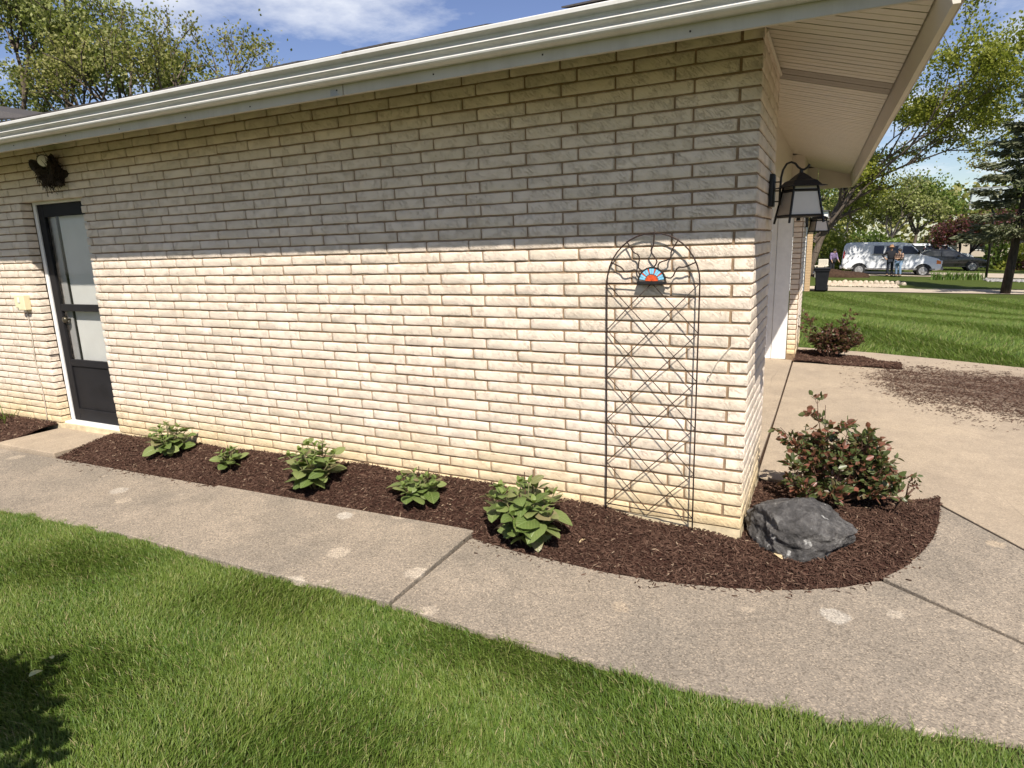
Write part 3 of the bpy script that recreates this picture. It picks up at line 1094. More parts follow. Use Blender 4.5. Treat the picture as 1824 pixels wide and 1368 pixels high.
g = MB(); g.box(-9.5, 0.0108, -0.0108, 0.2, -0.22, -0.002); g.build('foundation', M['found'], house)
g = MB(); g.box(-0.3, 0.0102, 0.2, 1.0, -0.22, -0.0025); g.build('foundation', M['found'], house)
# roof, fascia, gutter, soffits (hip roof, overhang follows the rafters)
PITCH_R = 0.277
RX, RY0, RY1 = 0.70, -0.61, 7.55
g = MB()
def rz_side(y): return 2.555 + PITCH_R * (y + 0.61)
ridge_y = (RY0 + RY1) / 2
rh = PITCH_R * (ridge_y - RY0)
e0 = 2.565
hipx = RX - (ridge_y - RY0)
g.add([(-30, RY0, e0), (RX, RY0, e0), (RX - 0.14, RY1, e0), (-30, RY1, e0), (hipx, ridge_y, e0 + rh), (-30, ridge_y, e0 + rh),
       (-30, RY0 + 0.03, e0 - 0.02), (RX - 0.03, RY0 + 0.03, e0 - 0.02), (RX - 0.17, RY1 - 0.03, e0 - 0.02), (-30, RY1 - 0.03, e0 - 0.02), (hipx, ridge_y, e0 + rh - 0.02), (-30, ridge_y, e0 + rh - 0.02)],
      [(0, 1, 4, 5), (1, 2, 4), (2, 3, 5, 4), (6, 11, 10, 7), (7, 10, 8), (8, 10, 11, 9), (0, 6, 7, 1), (1, 7, 8, 2), (2, 8, 9, 3)])
roof = g.build('roof', M['shingle'], house)
# starter row of shingles peeping over the gutter, each tab with its own lift
tabs = []
for w_ in (0.24, 0.30, 0.36):
    g = MB()
    g.add([(-w_ / 2, 0, 0), (w_ / 2, 0, 0), (w_ / 2, 0.14, 0.039), (-w_ / 2, 0.14, 0.039), (-w_ / 2, 0, 0.007), (w_ / 2, 0, 0.008), (w_ / 2, 0.14, 0.046), (-w_ / 2, 0.14, 0.046)],
          [(0, 3, 2, 1), (4, 5, 6, 7), (0, 1, 5, 4), (1, 2, 6, 5), (2, 3, 7, 6), (3, 0, 4, 7)])
    me = g.mesh('shingle'); me.materials.append(M['shingle']); tabs.append((w_, me))
x = -9.3
while x < 0.66:
    w_, me = random.choice(tabs)
    o = bpy.data.objects.new('shingle', me); COL.objects.link(o); o.parent = roof
    o.location = (x + w_ / 2, RY0 - 0.055 + random.uniform(-0.012, 0.012), 2.573 + random.choice([0, 0.002, 0.005, 0.010]))
    o.rotation_euler = (0, random.uniform(-0.006, 0.006), 0)
    x += w_ + random.choice([0.002, 0.003, 0.004])

# shingled roof of the higher wing far to the left
g = MB()
g.add([(-11.25, 3.0, 3.815), (-17.5, 3.0, 5.15), (-17.5, 12.0, 5.15), (-11.25, 12.0, 3.815), (-11.25, 3.0, 3.78), (-17.5, 2.9, 5.1), (-17.5, 1.0, 3.75), (-11.6, 1.6, 3.62)],
      [(0, 1, 2, 3), (0, 7, 6, 1), (0, 3, 4), (4, 7, 0)])
g.build('wing_roof', M['shingle'], house)
g = MB(); g.box(-17.4, -11.7, 3.2, 11.5, 2.4, 3.74); g.build('wing_wall', M['found'], house)

# side eave
g = MB()
for a, b in ((-9.6, -5.90), (-5.895, -2.04), (-2.035, 0.655)):
    g.box(a, b, -0.60, -0.578, 2.397, 2.545)
bevel_obj(g.build('fascia', M['fascia'], house), 0.003, 2)
prof = [(-0.601, 2.548), (-0.601, 2.452), (-0.640, 2.451), (-0.662, 2.456), (-0.671, 2.463), (-0.674, 2.470), (-0.670, 2.475), (-0.654, 2.478), (-0.651, 2.486), (-0.660, 2.493), (-0.680, 2.498), (-0.686, 2.504), (-0.683, 2.509), (-0.668, 2.514), (-0.662, 2.524), (-0.666, 2.534),
        (-0.700, 2.540), (-0.706, 2.545), (-0.707, 2.559), (-0.702, 2.564), (-0.692, 2.562), (-0.660, 2.540), (-0.655, 2.51), (-0.645, 2.475), (-0.640, 2.457), (-0.606, 2.458), (-0.606, 2.548)]
g = MB()
gxs = [-9.6, -7.2, -5.0, -2.6, -0.4, 0.70]
V = []; F = []
for x in gxs:
    V += [(x, a, b + 0.0015 * math.sin(x * 1.3)) for a, b in prof]
npf = len(prof)
for i in range(len(gxs) - 1):
    for k in range(npf):
        k2 = (k + 1) % npf
        F.append((i * npf + k, i * npf + k2, (i + 1) * npf + k2, (i + 1) * npf + k))
F.append(tuple(range(npf))); F.append(tuple((len(gxs) - 1) * npf + k for k in range(npf)))
g.add(V, F)
gut = g.build('gutter', M['gutter'], house)
for xs_ in (-5.9, -2.62):
    g = MB(); V = []; F = []
    for x_ in (xs_ - 0.035, xs_ + 0.035):
        V += [(x_, a - 0.0022 if a < -0.63 else a, b - (0.002 if b < 2.47 else -0.0015 if b > 2.55 else 0)) for a, b in prof[2:20]]
    n_ = 18
    F = [(k, k + 1, n_ + k + 1, n_ + k) for k in range(n_ - 1)]
    g.add(V, F); g.build('gutter_seam', M['gutter'], gut)
for xs_ in np.arange(-8.9, 0.5, 0.62):
    g = MB(); g.cbox((xs_ + random.uniform(-0.05, 0.05), -0.6008, 2.425 + random.uniform(-0.008, 0.01)), (0.007, 0.003, 0.007), 0, 0); g.build('nail_head', M['rust'], house)
g = MB(); g.add([(-2.125, -0.6012, 2.403), (-2.062, -0.6012, 2.404), (-2.078, -0.6012, 2.416), (-2.072, -0.6012, 2.422), (-2.09, -0.6012, 2.432), (-2.122, -0.6012, 2.436)], [tuple(range(6))]); g.build('paint_scrape', M['doorgrey2'], house)
g = MB()
g.add([(-9.6, -0.577, 2.404), (0.0, -0.577, 2.404), (0.0, 0.01, 2.566), (-9.6, 0.01, 2.566)], [(0, 1, 2, 3)])
g.build('side_soffit', M['soffit'], house)

# front eave: soffit planks running out to the fascia
def sof_in(y): return 0.632 - 0.0133 * (y + 0.39)
def sof_z(x): return 2.575 - PITCH_R * x
g = MB()
g.add([(-0.40, -0.575, sof_z(-0.40) + 0.022), (0.66, -0.575, sof_z(0.66) + 0.022), (0.56, 7.5, sof_z(0.56) + 0.022), (-0.40, 7.5, sof_z(-0.40) + 0.022)], [(0, 1, 2, 3)])
M['dark'] = plain('groove_shade_backing', (0.05, 0.04, 0.032), 0.9, 0.1, 5)  # backing sheet coloured dark so the plank grooves read as shaded
soffit = g.build('soffit', M['dark'], house)
y = -0.572
pitch_y = 0.1655
kk = 0
while y < 7.45:
    vent = 0.80 < y + 0.03 < 1.13
    x0 = -0.17 if y > 0.95 else 0.004
    y1 = min(y + pitch_y - 0.014, 7.46)
    g = MB()
    ym = (y + y1) / 2
    cols = [(y, 0.0), (ym - 0.006, 0.0), (ym, 0.006 if not vent else 0.001), (ym + 0.006, 0.0), (y1, 0.0)]
    Vv = []
    for yy, dz in cols:
        xa, xb = x0, sof_in(yy)
        Vv += [(xa, yy, sof_z(xa) + dz), (xb, yy, sof_z(xb) + dz)]
    nb = len(Vv)
    Vv += [(a, b, c + 0.014) for a, b, c in Vv]
    Ff = []
    for i in range(len(cols) - 1):
        Ff.append((2 * i, 2 * i + 1, 2 * i + 3, 2 * i + 2))
    Ff += [(0, nb, nb + 1, 1), (nb - 2, nb - 1, 2 * nb - 1, 2 * nb - 2)]
    for i in range(len(cols) - 1):
        Ff += [(2 * i, 2 * i + 2, nb + 2 * i + 2, nb + 2 * i), (2 * i + 1, nb + 2 * i + 1, nb + 2 * i + 3, 2 * i + 3)]
    g.add(Vv, Ff)
    g.build('plank', M['vent'] if vent else M['soffit'], soffit)
    y += pitch_y
    kk += 1
# fascia hanging below the soffit, gutter outside it
g = MB()
ys = [-0.78, 2.0, 4.7, 7.52]
V = []; F = []
for yy in ys:
    t = (yy + 0.6) / 8.12
    xi = sof_in(yy) + 0.004
    zb = 2.318 - 0.066 * t
    V += [(xi, yy, sof_z(xi) + 0.02), (xi + 0.028, yy, zb), (xi + 0.050, yy, zb), (xi + 0.050, yy, sof_z(xi) + 0.09), (xi, yy, sof_z(xi) + 0.09)]
for i in range(len(ys) - 1):
    for k in range(5):
        F.append((i * 5 + k, i * 5 + (k + 1) % 5, (i + 1) * 5 + (k + 1) % 5, (i + 1) * 5 + k))
F += [tuple(range(5)), tuple(15 + k for k in range(5))]
g.add(V, F)
g.build('front_fascia', M['soffit'], house)
g = MB()
V = []; F = []
for yy in ys:
    t = (yy + 0.6) / 8.12
    xi = sof_in(yy) + 0.055
    zb = 2.333 - 0.072 * t
    V += [(xi, yy, zb + 0.004), (xi + 0.012, yy, zb), (xi + 0.016, yy, zb + 0.004), (xi + 0.042, yy, zb + 0.09), (xi + 0.06, yy, zb + 0.17), (xi, yy, zb + 0.17)]
for i in range(len(ys) - 1):
    for k in range(6):
        F.append((i * 6 + k, i * 6 + (k + 1) % 6, (i + 1) * 6 + (k + 1) % 6, (i + 1) * 6 + k))
F += [tuple(range(6)), tuple(18 + k for k in range(6))]
g.add(V, F)
g.build('front_gutter', M['fascia'], house)
# board closing the far end of the overhang
g = MB()
for (a, b) in ((-0.25, 0.105), (0.112, 0.56)):
    za, zb = sof_z(a) + 0.01, sof_z(b) + 0.01
    g.add([(a, 7.47, 2.25), (b, 7.47, 2.25), (b, 7.47, zb), (a, 7.47, za), (a, 7.50, 2.25), (b, 7.50, 2.25), (b, 7.50, zb), (a, 7.50, za)],
          [(0, 1, 2, 3), (4, 7, 6, 5), (0, 4, 5, 1), (1, 5, 6, 2), (3, 2, 6, 7), (0, 3, 7, 4)])
g.build('end_board', M['soffit'], house)
g = MB(); g.tube([(0.012, 0.05, 2.552), (0.012, 0.99, 2.548)], 0.012, 6); g.build('trim_strip', M['soffit'], house)

# garage recess: door, header, white jambs
g = MB()
g.box(-0.45, -0.37, 0.95, 5.95, -0.10, 2.16)
gd = g.build('garage_door', M['white'], house)
for r in range(4):
    for c in range(8):
        g = MB(); g.cbox((-0.366, 1.30 + c * 0.61, 0.22 + r * 0.535), (0.014, 0.50, 0.40), 0, 0.006)
        g.build('panel', M['white'], gd)
g = MB(); g.box(-0.40, -0.02, 5.93, 7.0, 2.236, 2.60); g.build('end_header', M['soffit'], house)
g = MB(); g.box(-0.40, -0.17, 0.98, 5.92, 2.16, 2.64)
bevel_obj(g.build('header', M['soffit'], house), 0.004, 2)
for q in ((-0.37, -0.30, 5.905, 5.95), (-0.297, -0.112, 5.893, 5.95), (-0.37, -0.225, 0.95, 0.983)):
    g = MB(); g.box(*q, -0.07, 2.158)
    bevel_obj(g.build('jamb', M['white'], house), 0.003, 2)

# ------------------------------------------------------------------ side door
g = MB()
yf = 0.085
g.box(DX0 + 0.002, DX0 + 0.048, yf, 0.20, -0.03, DZ1); g.box(DX1 - 0.03, DX1 - 0.002, yf, 0.20, -0.03, DZ1)
g.box(DX0 + 0.048, DX1 - 0.03, yf, 0.20, DZ1 - 0.05, DZ1)
g.box(DX0 + 0.002, DX1 - 0.002, 0.02, 0.20, -0.06, 0.012)
frame = g.build('door_frame', M['white'], house)
bevel_obj(frame, 0.003, 2)
ax0, ax1 = DX0 + 0.050, DX1 - 0.032
g = MB()
yd = 0.095
g.box(ax0, ax0 + 0.092, yd, yd + 0.032, 0.016, DZ1 - 0.052)
g.box(ax1 - 0.092, ax1, yd, yd + 0.032, 0.016, DZ1 - 0.052)
for z0, z1 in ((0.016, 0.135), (0.565, 0.63), (1.10, 1.165), (DZ1 - 0.165, DZ1 - 0.052)):
    g.box(ax0 + 0.092, ax1 - 0.092, yd + 0.001, yd + 0.031, z0, z1)
sdoor = g.build('storm_door', M['doorblk'], house)
bevel_obj(sdoor, 0.004, 2)
g = MB(); g.cbox(((ax0 + ax1) / 2, yd + 0.021, 0.35), (ax1 - ax0 - 0.186, 0.012, 0.428), 0, 0.003); P_(g, sdoor, 'kick_panel', M['doorblk'])
g = MB(); g.box(ax0 + 0.094, ax1 - 0.094, yd + 0.014, yd + 0.018, 0.631, 1.099); P_(g, sdoor, 'glass_pane', M['glass'])
g = MB(); g.box(ax0 + 0.094, ax1 - 0.094, yd + 0.014, yd + 0.018, 1.166, DZ1 - 0.166); P_(g, sdoor, 'glass_pane', M['glass'])
g = MB(); g.lathe([(0.010, 0.0), (0.012, -0.03), (0.026, -0.034), (0.031, -0.05), (0.026, -0.064), (0.010, -0.068)], 14, (ax0 + 0.118, 0.150, 1.015), axis='y'); KN = g
g = MB(); g.box(ax0 - 0.01, ax1 + 0.01, 0.168, 0.20, 0.0, DZ1 - 0.05)
idoor = g.build('inner_door', M['doorgrey'], house)
P_(KN, idoor, 'door_knob', M['brass'], True)
g = MB(); g.box(ax0, ax0 + 0.165, 0.150, 0.168, 0.02, DZ1 - 0.06); P_(g, idoor, 'door_stile', M['doorgrey2'])
g = MB(); g.box(ax0 + 0.165, ax0 + 0.185, 0.157, 0.168, 0.02, DZ1 - 0.06); P_(g, idoor, 'door_edge', M['doorblk'])

# ================================================================== things on and by the wall
# ------------------------------------------------------------------ sun trellis
def tpos(x, z):
    """trellis plane leans: right side stands further off the wall"""
    return (x, -0.036 - 0.030 * (x + 0.75) / 0.51 - 0.008 * (1.3 - z) / 1.3, z)


trellis = empty('garden_trellis', (-0.5, -0.05, -0.03), label='thin dark iron garden trellis with arched sun top leaning on the brick wall', cat='trellis')


def tr_part(g, name, mat, parent=None, smooth=True):
    o = g.build(name, mat, parent or trellis, smooth=smooth)
    if parent is None: o.matrix_parent_inverse = Matrix.Translation(-Vector(trellis.location))
    return o


XL, XR, ZA, ZB = -0.752, -0.240, 1.362, 0.052
XC = (XL + XR) / 2
frm = [(XL - 0.004, -0.06)] + [(XL, z) for z in (0.3, 0.8, 1.2)] + [(XC - math.cos(a) * (XR - XL) / 2, ZA + math.sin(a) * 0.265) for a in np.linspace(0, math.pi, 19)] + [(XR, z) for z in (1.2, 0.8, 0.3)] + [(XR + 0.002, -0.10)]
g = MB(); g.tube([tpos(*p) for p in frm], 0.0042, 7); tr_part(g, 'frame', M['rust'])
for z in (ZA, ZB):
    g = MB(); g.tube([tpos(XL, z), tpos(XC, z), tpos(XR, z)], 0.0034, 6); tr_part(g, 'crossbar', M['rust'])
step = (ZA - ZB) / 5
zs = [ZA - step * i for i in range(6)]
diag = []
for i in range(4): diag += [((XL, zs[i]), (XR, zs[i + 2])), ((XR, zs[i]), (XL, zs[i + 2]))]
diag += [((XC, zs[0]), (XR, zs[1])), ((XC, zs[0]), (XL, zs[1])), ((XL, zs[4]), (XC, zs[5])), ((XR, zs[4]), (XC, zs[5]))]
for a, b in diag:
    mid = ((a[0] + b[0]) / 2 + random.uniform(-0.002, 0.002), (a[1] + b[1]) / 2 + random.uniform(-0.002, 0.002))
    g = MB(); g.tube([tpos(*a), tpos(*mid), tpos(*b)], 0.0027, 5); tr_part(g, 'lattice_rod', M['rust'])
MR = 0.074
for k, deg in enumerate((156, 124, 88, 57, 23)):
    a = rad(deg)
    d = np.array([math.cos(a), math.sin(a)]); nrm = np.array([-d[1], d[0]])
    r0, r1 = MR, 0.262
    pts = []
    for t in np.linspace(0, 1, 13):
        r = r0 + (r1 - r0) * t
        rr = np.array([d[0] * r * (0.256 / 0.262), d[1] * r * 1.0])
        wv = 0.027 * math.sin(t * 2 * math.pi * 1.3 + (0.6 if k % 2 else 3.4)) * math.sin(math.pi * min(1, t * 1.6 + 0.05)) ** 0.5 * (1 - 0.5 * t)
        q = rr + nrm * wv
        pts.append(tpos(XC + q[0], ZA + 0.008 + q[1]))
    g = MB(); g.tube(pts, 0.0040, 6); tr_part(g, 'sun_ray', M['rust'])
# stained glass half disc
def wedge(r0, r1, a0, a1, th, n=4):
    g = MB()
    pts = [(r1 * math.cos(a), r1 * math.sin(a)) for a in np.linspace(a0, a1, n)] + [(r0 * math.cos(a), r0 * math.sin(a)) for a in np.linspace(a1, a0, n)]
    m_ = len(pts)
    c = tpos(XC, ZA + 0.012)
    g.add([(c[0] + x, c[1] - th / 2, c[2] + z) for x, z in pts] + [(c[0] + x, c[1] + th / 2, c[2] + z) for x, z in pts],
          [tuple(range(m_)), tuple(range(2 * m_ - 1, m_ - 1, -1))] + [(i, m_ + i, m_ + (i + 1) % m_, (i + 1) % m_) for i in range(m_)])
    return g


M['leadgrey'] = plain('lead_came', (0.12, 0.10, 0.09), 0.5, 0.2, 30)
M['blueglass'] = plain('sky_blue_glass', (0.22, 0.52, 0.72), 0.2, 0.25, 60, spec=0.5)
M['redglass'] = plain('orange_red_glass', (0.62, 0.09, 0.03), 0.2, 0.35, 70, spec=0.5)
g = wedge(0.001, MR, 0, math.pi, 0.008, 14); med = tr_part(g, 'sun_medallion', M['leadgrey'], smooth=False)
g = wedge(MR - 0.004, MR + 0.002, -0.02, math.pi + 0.02, 0.016, 14); o = tr_part(g, 'rim', M['black'], med, False)
for k in range(5):
    a0 = rad(8 + k * 34.2)
    for q in range(2):
        g = wedge(0.038, 0.067, a0 + rad(1 + q * 13.5), a0 + rad(12.5 + q * 13.5), 0.012, 3); tr_part(g, 'blue_glass', M['blueglass'], med, False)
    if k < 4:
        g = wedge(0.042, 0.067, a0 + rad(28), a0 + rad(33.5), 0.012, 3); tr_part(g, 'red_glass', M['redglass'], med, False)
for k in range(6):
    g = wedge(0.003, 0.034, rad(2 + k * 29.5), rad(29.5 + k * 29.5), 0.012, 4); tr_part(g, 'red_glass', M['redglass'], med, False)
c = tpos(XC, ZA)
g = MB(); g.cbox((c[0], c[1], c[2] + 0.002), (0.156, 0.030, 0.016), 0, 0.002); tr_part(g, 'base_bar', M['black'], smooth=False)

# ------------------------------------------------------------------ wall lanterns
def lantern(loc, label):
    t = empty('wall_lantern', loc, label=label, cat='lantern', group='lanterns either side of the garage door')
    g = MB()
    g.prism([(0.0, -0.055), (0.022, -0.055), (0.030, -0.045), (0.030, 0.045), (0.022, 0.055), (0.0, 0.055)], 0.0, 0.185)
    bevel_obj(g.build('back_plate', M['black'], t), 0.006, 2)
    arm = [(0.058, 0, 0.008), (0.058, 0, 0.10), (0.060, 0, 0.165), (0.068, 0, 0.205), (0.086, 0, 0.238), (0.110, 0, 0.246), (0.132, 0, 0.236), (0.148, 0, 0.215), (0.165, 0, 0.202), (0.180, 0, 0.200), (0.195, 0, 0.208), (0.208, 0, 0.226)]
    g = MB(); g.tube(arm, 0.0062, 8); g.build('arm', M['black'], t, smooth=True)
    for z in (0.03, 0.09, 0.14):
        g = MB(); g.tube([(0.026, 0, z), (0.058, 0, z)], 0.004, 6); g.build('bracket', M['black'], t, smooth=True)
    cx, rz = 0.166, rad(45 + 28)
    g = MB()
    g.lathe([(0.006, 0.202), (0.012, 0.196), (0.012, 0.184), (0.020, 0.180), (0.040, 0.168), (0.068, 0.146), (0.094, 0.137), (0.105, 0.126), (0.122, 0.112), (0.150, 0.107), (0.152, 0.102), (0.118, 0.106), (0.100, 0.114)], 4, (cx, 0, 0), rz)
    ro = g.build('roof_cap', M['black'], t); bevel_obj(ro, 0.004, 2)
    top_r, bot_r, zt, zb = 0.096, 0.136, 0.108, -0.070
    for k in range(4):
        a = rz + k * math.pi / 2
        e = 1.07
        p0 = (cx + math.cos(a) * top_r, math.sin(a) * top_r, zt); p1 = (cx + math.cos(a) * bot_r * 1.03, math.sin(a) * bot_r * 1.03, zb - 0.028)
        g = MB(); g.tube([p0, p1], 0.0065, 4); g.build('corner_bar', M['black'], t)
        a2 = a + math.pi / 2
        for z, r_ in ((0.083, 0.1025), (-0.058, 0.1345)):
            g = MB(); g.tube([(cx + math.cos(a) * r_, math.sin(a) * r_, z), (cx + math.cos(a2) * r_, math.sin(a2) * r_, z)], 0.0075, 4); g.build('cross_band', M['black'], t)
        s = 0.955
        q = []
        for zz, r_ in ((zb + 0.006, bot_r * s), (zt, top_r * s)):
            for aa in (a, a2): q.append((cx + math.cos(aa) * r_, math.sin(aa) * r_, zz))
        s = 0.93
        for zz, r_ in ((zb + 0.006, bot_r * s), (zt, top_r * s)):
            for aa in (a, a2): q.append((cx + math.cos(aa) * r_, math.sin(aa) * r_, zz))
        g = MB(); g.add(q, [(0, 1, 3, 2), (4, 6, 7, 5), (0, 4, 5, 1), (2, 3, 7, 6), (0, 2, 6, 4), (1, 5, 7, 3)])
        g.build('glass_pane', M['frost'], t)
    g = MB(); g.lathe([(0.012, -0.085), (0.010, -0.07), (0.06, -0.062), (0.062, -0.056)], 8, (cx, 0, 0)); g.build('base_finial', M['black'], t)
    return t


lantern((0.012, 0.68, 1.758), 'black iron wall lantern with frosted panes on the near brick corner')
lantern((0.012, 6.55, 1.69), 'black wall lantern on the far garage pier, mostly behind the near one')

# ------------------------------------------------------------------ floodlight with a bird nest over the side door
fl = empty('floodlight', (-5.76, -0.02, 2.40), label='dark floodlight with round white face above the side door', cat='floodlight')
g = MB(); g.lathe([(0.06, 0.0), (0.06, -0.02), (0.045, -0.035), (0.02, -0.04)], 16, (0, 0, 0), axis='y'); g.build('mount_plate', M['black'], fl, smooth=True)
def lamp_head(dirv, base, name):
    d = Vector(dirv).normalized()
    q = d.to_track_quat('Z', 'Y').to_matrix().to_4x4()
    g = MB(); g.lathe([(0.022, 0.0), (0.030, 0.02), (0.034, 0.07), (0.062, 0.12), (0.074, 0.15), (0.074, 0.156), (0.066, 0.157)], 18)
    o = g.build(name, M['black'], fl, smooth=True); o.matrix_local = Matrix.Translation(base) @ q @ Matrix.Scale(0.72, 4)
    g = MB(); g.lathe([(0.066, 0.152), (0.064, 0.163), (0.048, 0.172), (0.02, 0.176)], 18)
    l = g.build('lens', M['white'], o, smooth=True)
    return o
lamp_head((0.62, -0.72, -0.25), (0.015, -0.03, 0.03), 'lamp_head')
lamp_head((-0.80, -0.35, -0.12), (-0.04, -0.03, 0.0), 'lamp_head')

M['twig'] = plain('dry_dark_twig', (0.030, 0.020, 0.013), 0.9, 0.5, 40)
nest = empty('bird_nest', (-5.71, -0.03, 2.315), label='dark straggly bird nest of twigs round the floodlight', cat='nest')
def noisy_blob(r, seed, sub=4, amp=0.25, freq=2.2, flat=1.0):
    bm = bmesh.new(); bmesh.ops.create_icosphere(bm, subdivisions=sub, radius=1.0)
    rg = np.random.default_rng(seed)
    K = rg.normal(0, freq, (26, 3)); PH = rg.uniform(0, 6.28, 26)
    A = 1.0 / (1 + np.linalg.norm(K, axis=1)); A /= A.sum()
    for v in bm.verts:
        p = np.array(v.co)
        s = 1 + amp * 3 * float((A * np.sin(K @ p + PH)).sum())
        v.co = Vector((p[0] * s * r[0], p[1] * s * r[1], p[2] * s * r[2]))
    me = bpy.data.meshes.new('blob'); bm.to_mesh(me); bm.free()
    return me
link_mesh('nest_cup', noisy_blob((0.125, 0.065, 0.095), 3, 4, 0.6, 7), M['twig'], nest, (0.0, -0.03, 0.0))
g = MB()
for k in range(420):
    a = random.uniform(0, 6.28); r_ = random.uniform(0.04, 0.118)
    c = Vector((math.cos(a) * r_ * 1.05, -0.03 + random.uniform(-0.07, 0.02), math.sin(a) * r_ * 0.95))
    d = Vector((-math.sin(a), random.uniform(-0.5, 0.4), math.cos(a))) * random.uniform(0.04, 0.12) + Vector((random.gauss(0, 0.03), 0, random.gauss(0, 0.03) - (0.05 if random.random() < 0.18 else 0)))
    if c.y > 0.02: c.y = 0.0
    mid = c + d * 0.5 + Vector((random.gauss(0, 0.008), random.gauss(0, 0.008), random.gauss(0, 0.008)))
    g.tube([c - d * 0.5, mid - d * 0.2, c + d * 0.9], [0.0030, 0.0026, 0.0014], 3, False)
o = g.build('twigs', M['twig'], nest); o['kind'] = 'stuff'

# ------------------------------------------------------------------ outlet box left of the door
ob = empty('outlet_box', (-6.60, -0.012, 1.18), label='ivory weatherproof outlet box on the wall left of the side door', cat='outlet box')
g = MB(); g.cbox((0.04, -0.03, 0.01), (0.115, 0.06, 0.145), 0, 0.006); g.build('box_body', M['ivory'], ob)
g = MB(); g.cbox((-0.085, -0.012, 0.015), (0.10, 0.024, 0.12), 0, 0.005); g.build('cover_plate', M['ivory'], ob)
g = MB(); g.cbox((0.02, -0.064, 0.035), (0.032, 0.006, 0.05), 0, 0.002); g.build('flap', M['doorgrey'], ob)
pts = [(0.02 - 0.05 * 0, -0.004, -0.06)] + [(0.01 + 0.012 * math.sin(z * 9), -0.006, -0.06 - z) for z in np.linspace(0.05, 1.15, 12)]
g = MB(); g.tube(pts, 0.0055, 6); g.build('cable', M['cable'], ob, smooth=True)

# small bits on the wall: loose cable tie by the trellis
wt = MB(); wt.tube([(-0.19, -0.018, 0.86), (-0.175, -0.05, 0.875), (-0.14, -0.028, 0.95), (-0.085, -0.02, 1.02), (-0.078, -0.02, 1.03)], 0.0022, 5)
o = wt.build('wire_tie', M['cable'], None, smooth=True)
props(o, 'loose pale wire tie fastening the trellis to the brick wall', 'wire')

# ------------------------------------------------------------------ boulder
def boulder_mesh():
    bm = bmesh.new(); bmesh.ops.create_icosphere(bm, subdivisions=6, radius=1.0)
    me = bpy.data.meshes.new('boulder'); bm.to_mesh(me); bm.free()
    P = np.empty(len(me.vertices) * 3); me.vertices.foreach_get('co', P); P = P.reshape(-1, 3)
    rg = np.random.default_rng(12)
    # planes cut facets into the ball
    r = np.full(len(P), 1.0)
    for k in range(30):
        n_ = unit(rg.normal(0, 1, (1, 3)))[0]
        d = rg.uniform(0.76, 0.97)
        c = P @ n_
        r = np.minimum(r, np.where(c > 0.05, d / np.maximum(c, 0.05), 9))
    Q = P * r[:, None]
    def fbm(X, f, oct_, seed):
        g_ = np.random.default_rng(seed); out = np.zeros(len(X)); a = 1.0
        for o_ in range(oct_):
            K = g_.normal(0, f, (14, 3)); ph = g_.uniform(0, 6.28, 14)
            out += a * np.sin(X @ K.T + ph).mean(1); f *= 2.1; a *= 0.55
        return out
    ridge = 1 - np.abs(fbm(Q, 3.0, 4, 5)) * 5
    strata = np.sin(Q[:, 2] * 15 + 3.0 * Q[:, 0] + 3.0 * fbm(Q, 2.2, 3, 8))
    h = 0.10 * fbm(Q, 3.2, 5, 3) + 0.030 * ridge + 0.026 * strata + 0.050 * fbm(Q, 12.0, 3, 6) + 0.035 * np.abs(fbm(Q, 26.0, 3, 9))
    Q = Q * (1 + h)[:, None]
    sh = 1 - 0.25 * np.clip(Q[:, 0], 0, 1) - 0.12 * np.clip(-Q[:, 0] - 0.4, 0, 1)
    Q[:, 2] *= np.where(Q[:, 2] > 0, sh, 1)
    Q *= np.array([0.288, 0.24, 0.208])
    me.vertices.foreach_set('co', Q.ravel()); me.update()
    return me
rk = link_mesh('boulder', boulder_mesh(), M['rock'], None, (0.302, 0.072, 0.012), (0.0, 0.0, 0.2), smooth=True)
props(rk, 'dark grey craggy lava boulder on the mulch at the wall corner', 'boulder')

# ------------------------------------------------------------------ hydrangeas
def leaf_mesh(name, mat, l=1.0, w=0.62, fold=0.16, droop=0.22, seed=0):
    r = random.Random(seed)
    prof = [(0.0, 0.10), (0.09, 0.58), (0.26, 0.95), (0.47, 1.0), (0.68, 0.86), (0.88, 0.48), (1.0, 0.02)]
    V = []; UV = []; F = []
    for t, k in prof:
        z = -droop * t * t + 0.06 * math.sin(t * 3.1)
        hw = w / 2 * k
        for s in (-1, -0.5, 0, 0.5, 1):
            wob = r.uniform(-0.012, 0.012)
            V.append((s * hw + wob * abs(s), t * l, z + fold * abs(s) * hw * 1.3 - 0.10 * (abs(s) ** 2) * hw + wob))
            UV.append((0.5 + 0.5 * s * k, t))
    for i in range(len(prof) - 1):
        for j in range(4):
            F.append((i * 5 + j, i * 5 + j + 1, (i + 1) * 5 + j + 1, (i + 1) * 5 + j))
    me = np_mesh(name, np.array(V), [i for f in F for i in f], [4] * len(F), uv=np.array(UV))
    me.materials.append(mat)
    me.polygons.foreach_set('use_smooth', np.ones(len(me.polygons), dtype=bool))
    return me


LEAVES = [leaf_mesh('leaf', M['hyd'], 1, 0.74 + 0.08 * (i % 3), 0.06 + 0.10 * (i % 2), 0.06 + 0.09 * (i % 4), i) for i in range(8)]
LEAVES_NEW = [leaf_mesh('leaf', M['hydnew'], 1, 0.55, 0.30, 0.05, 20 + i) for i in range(3)]


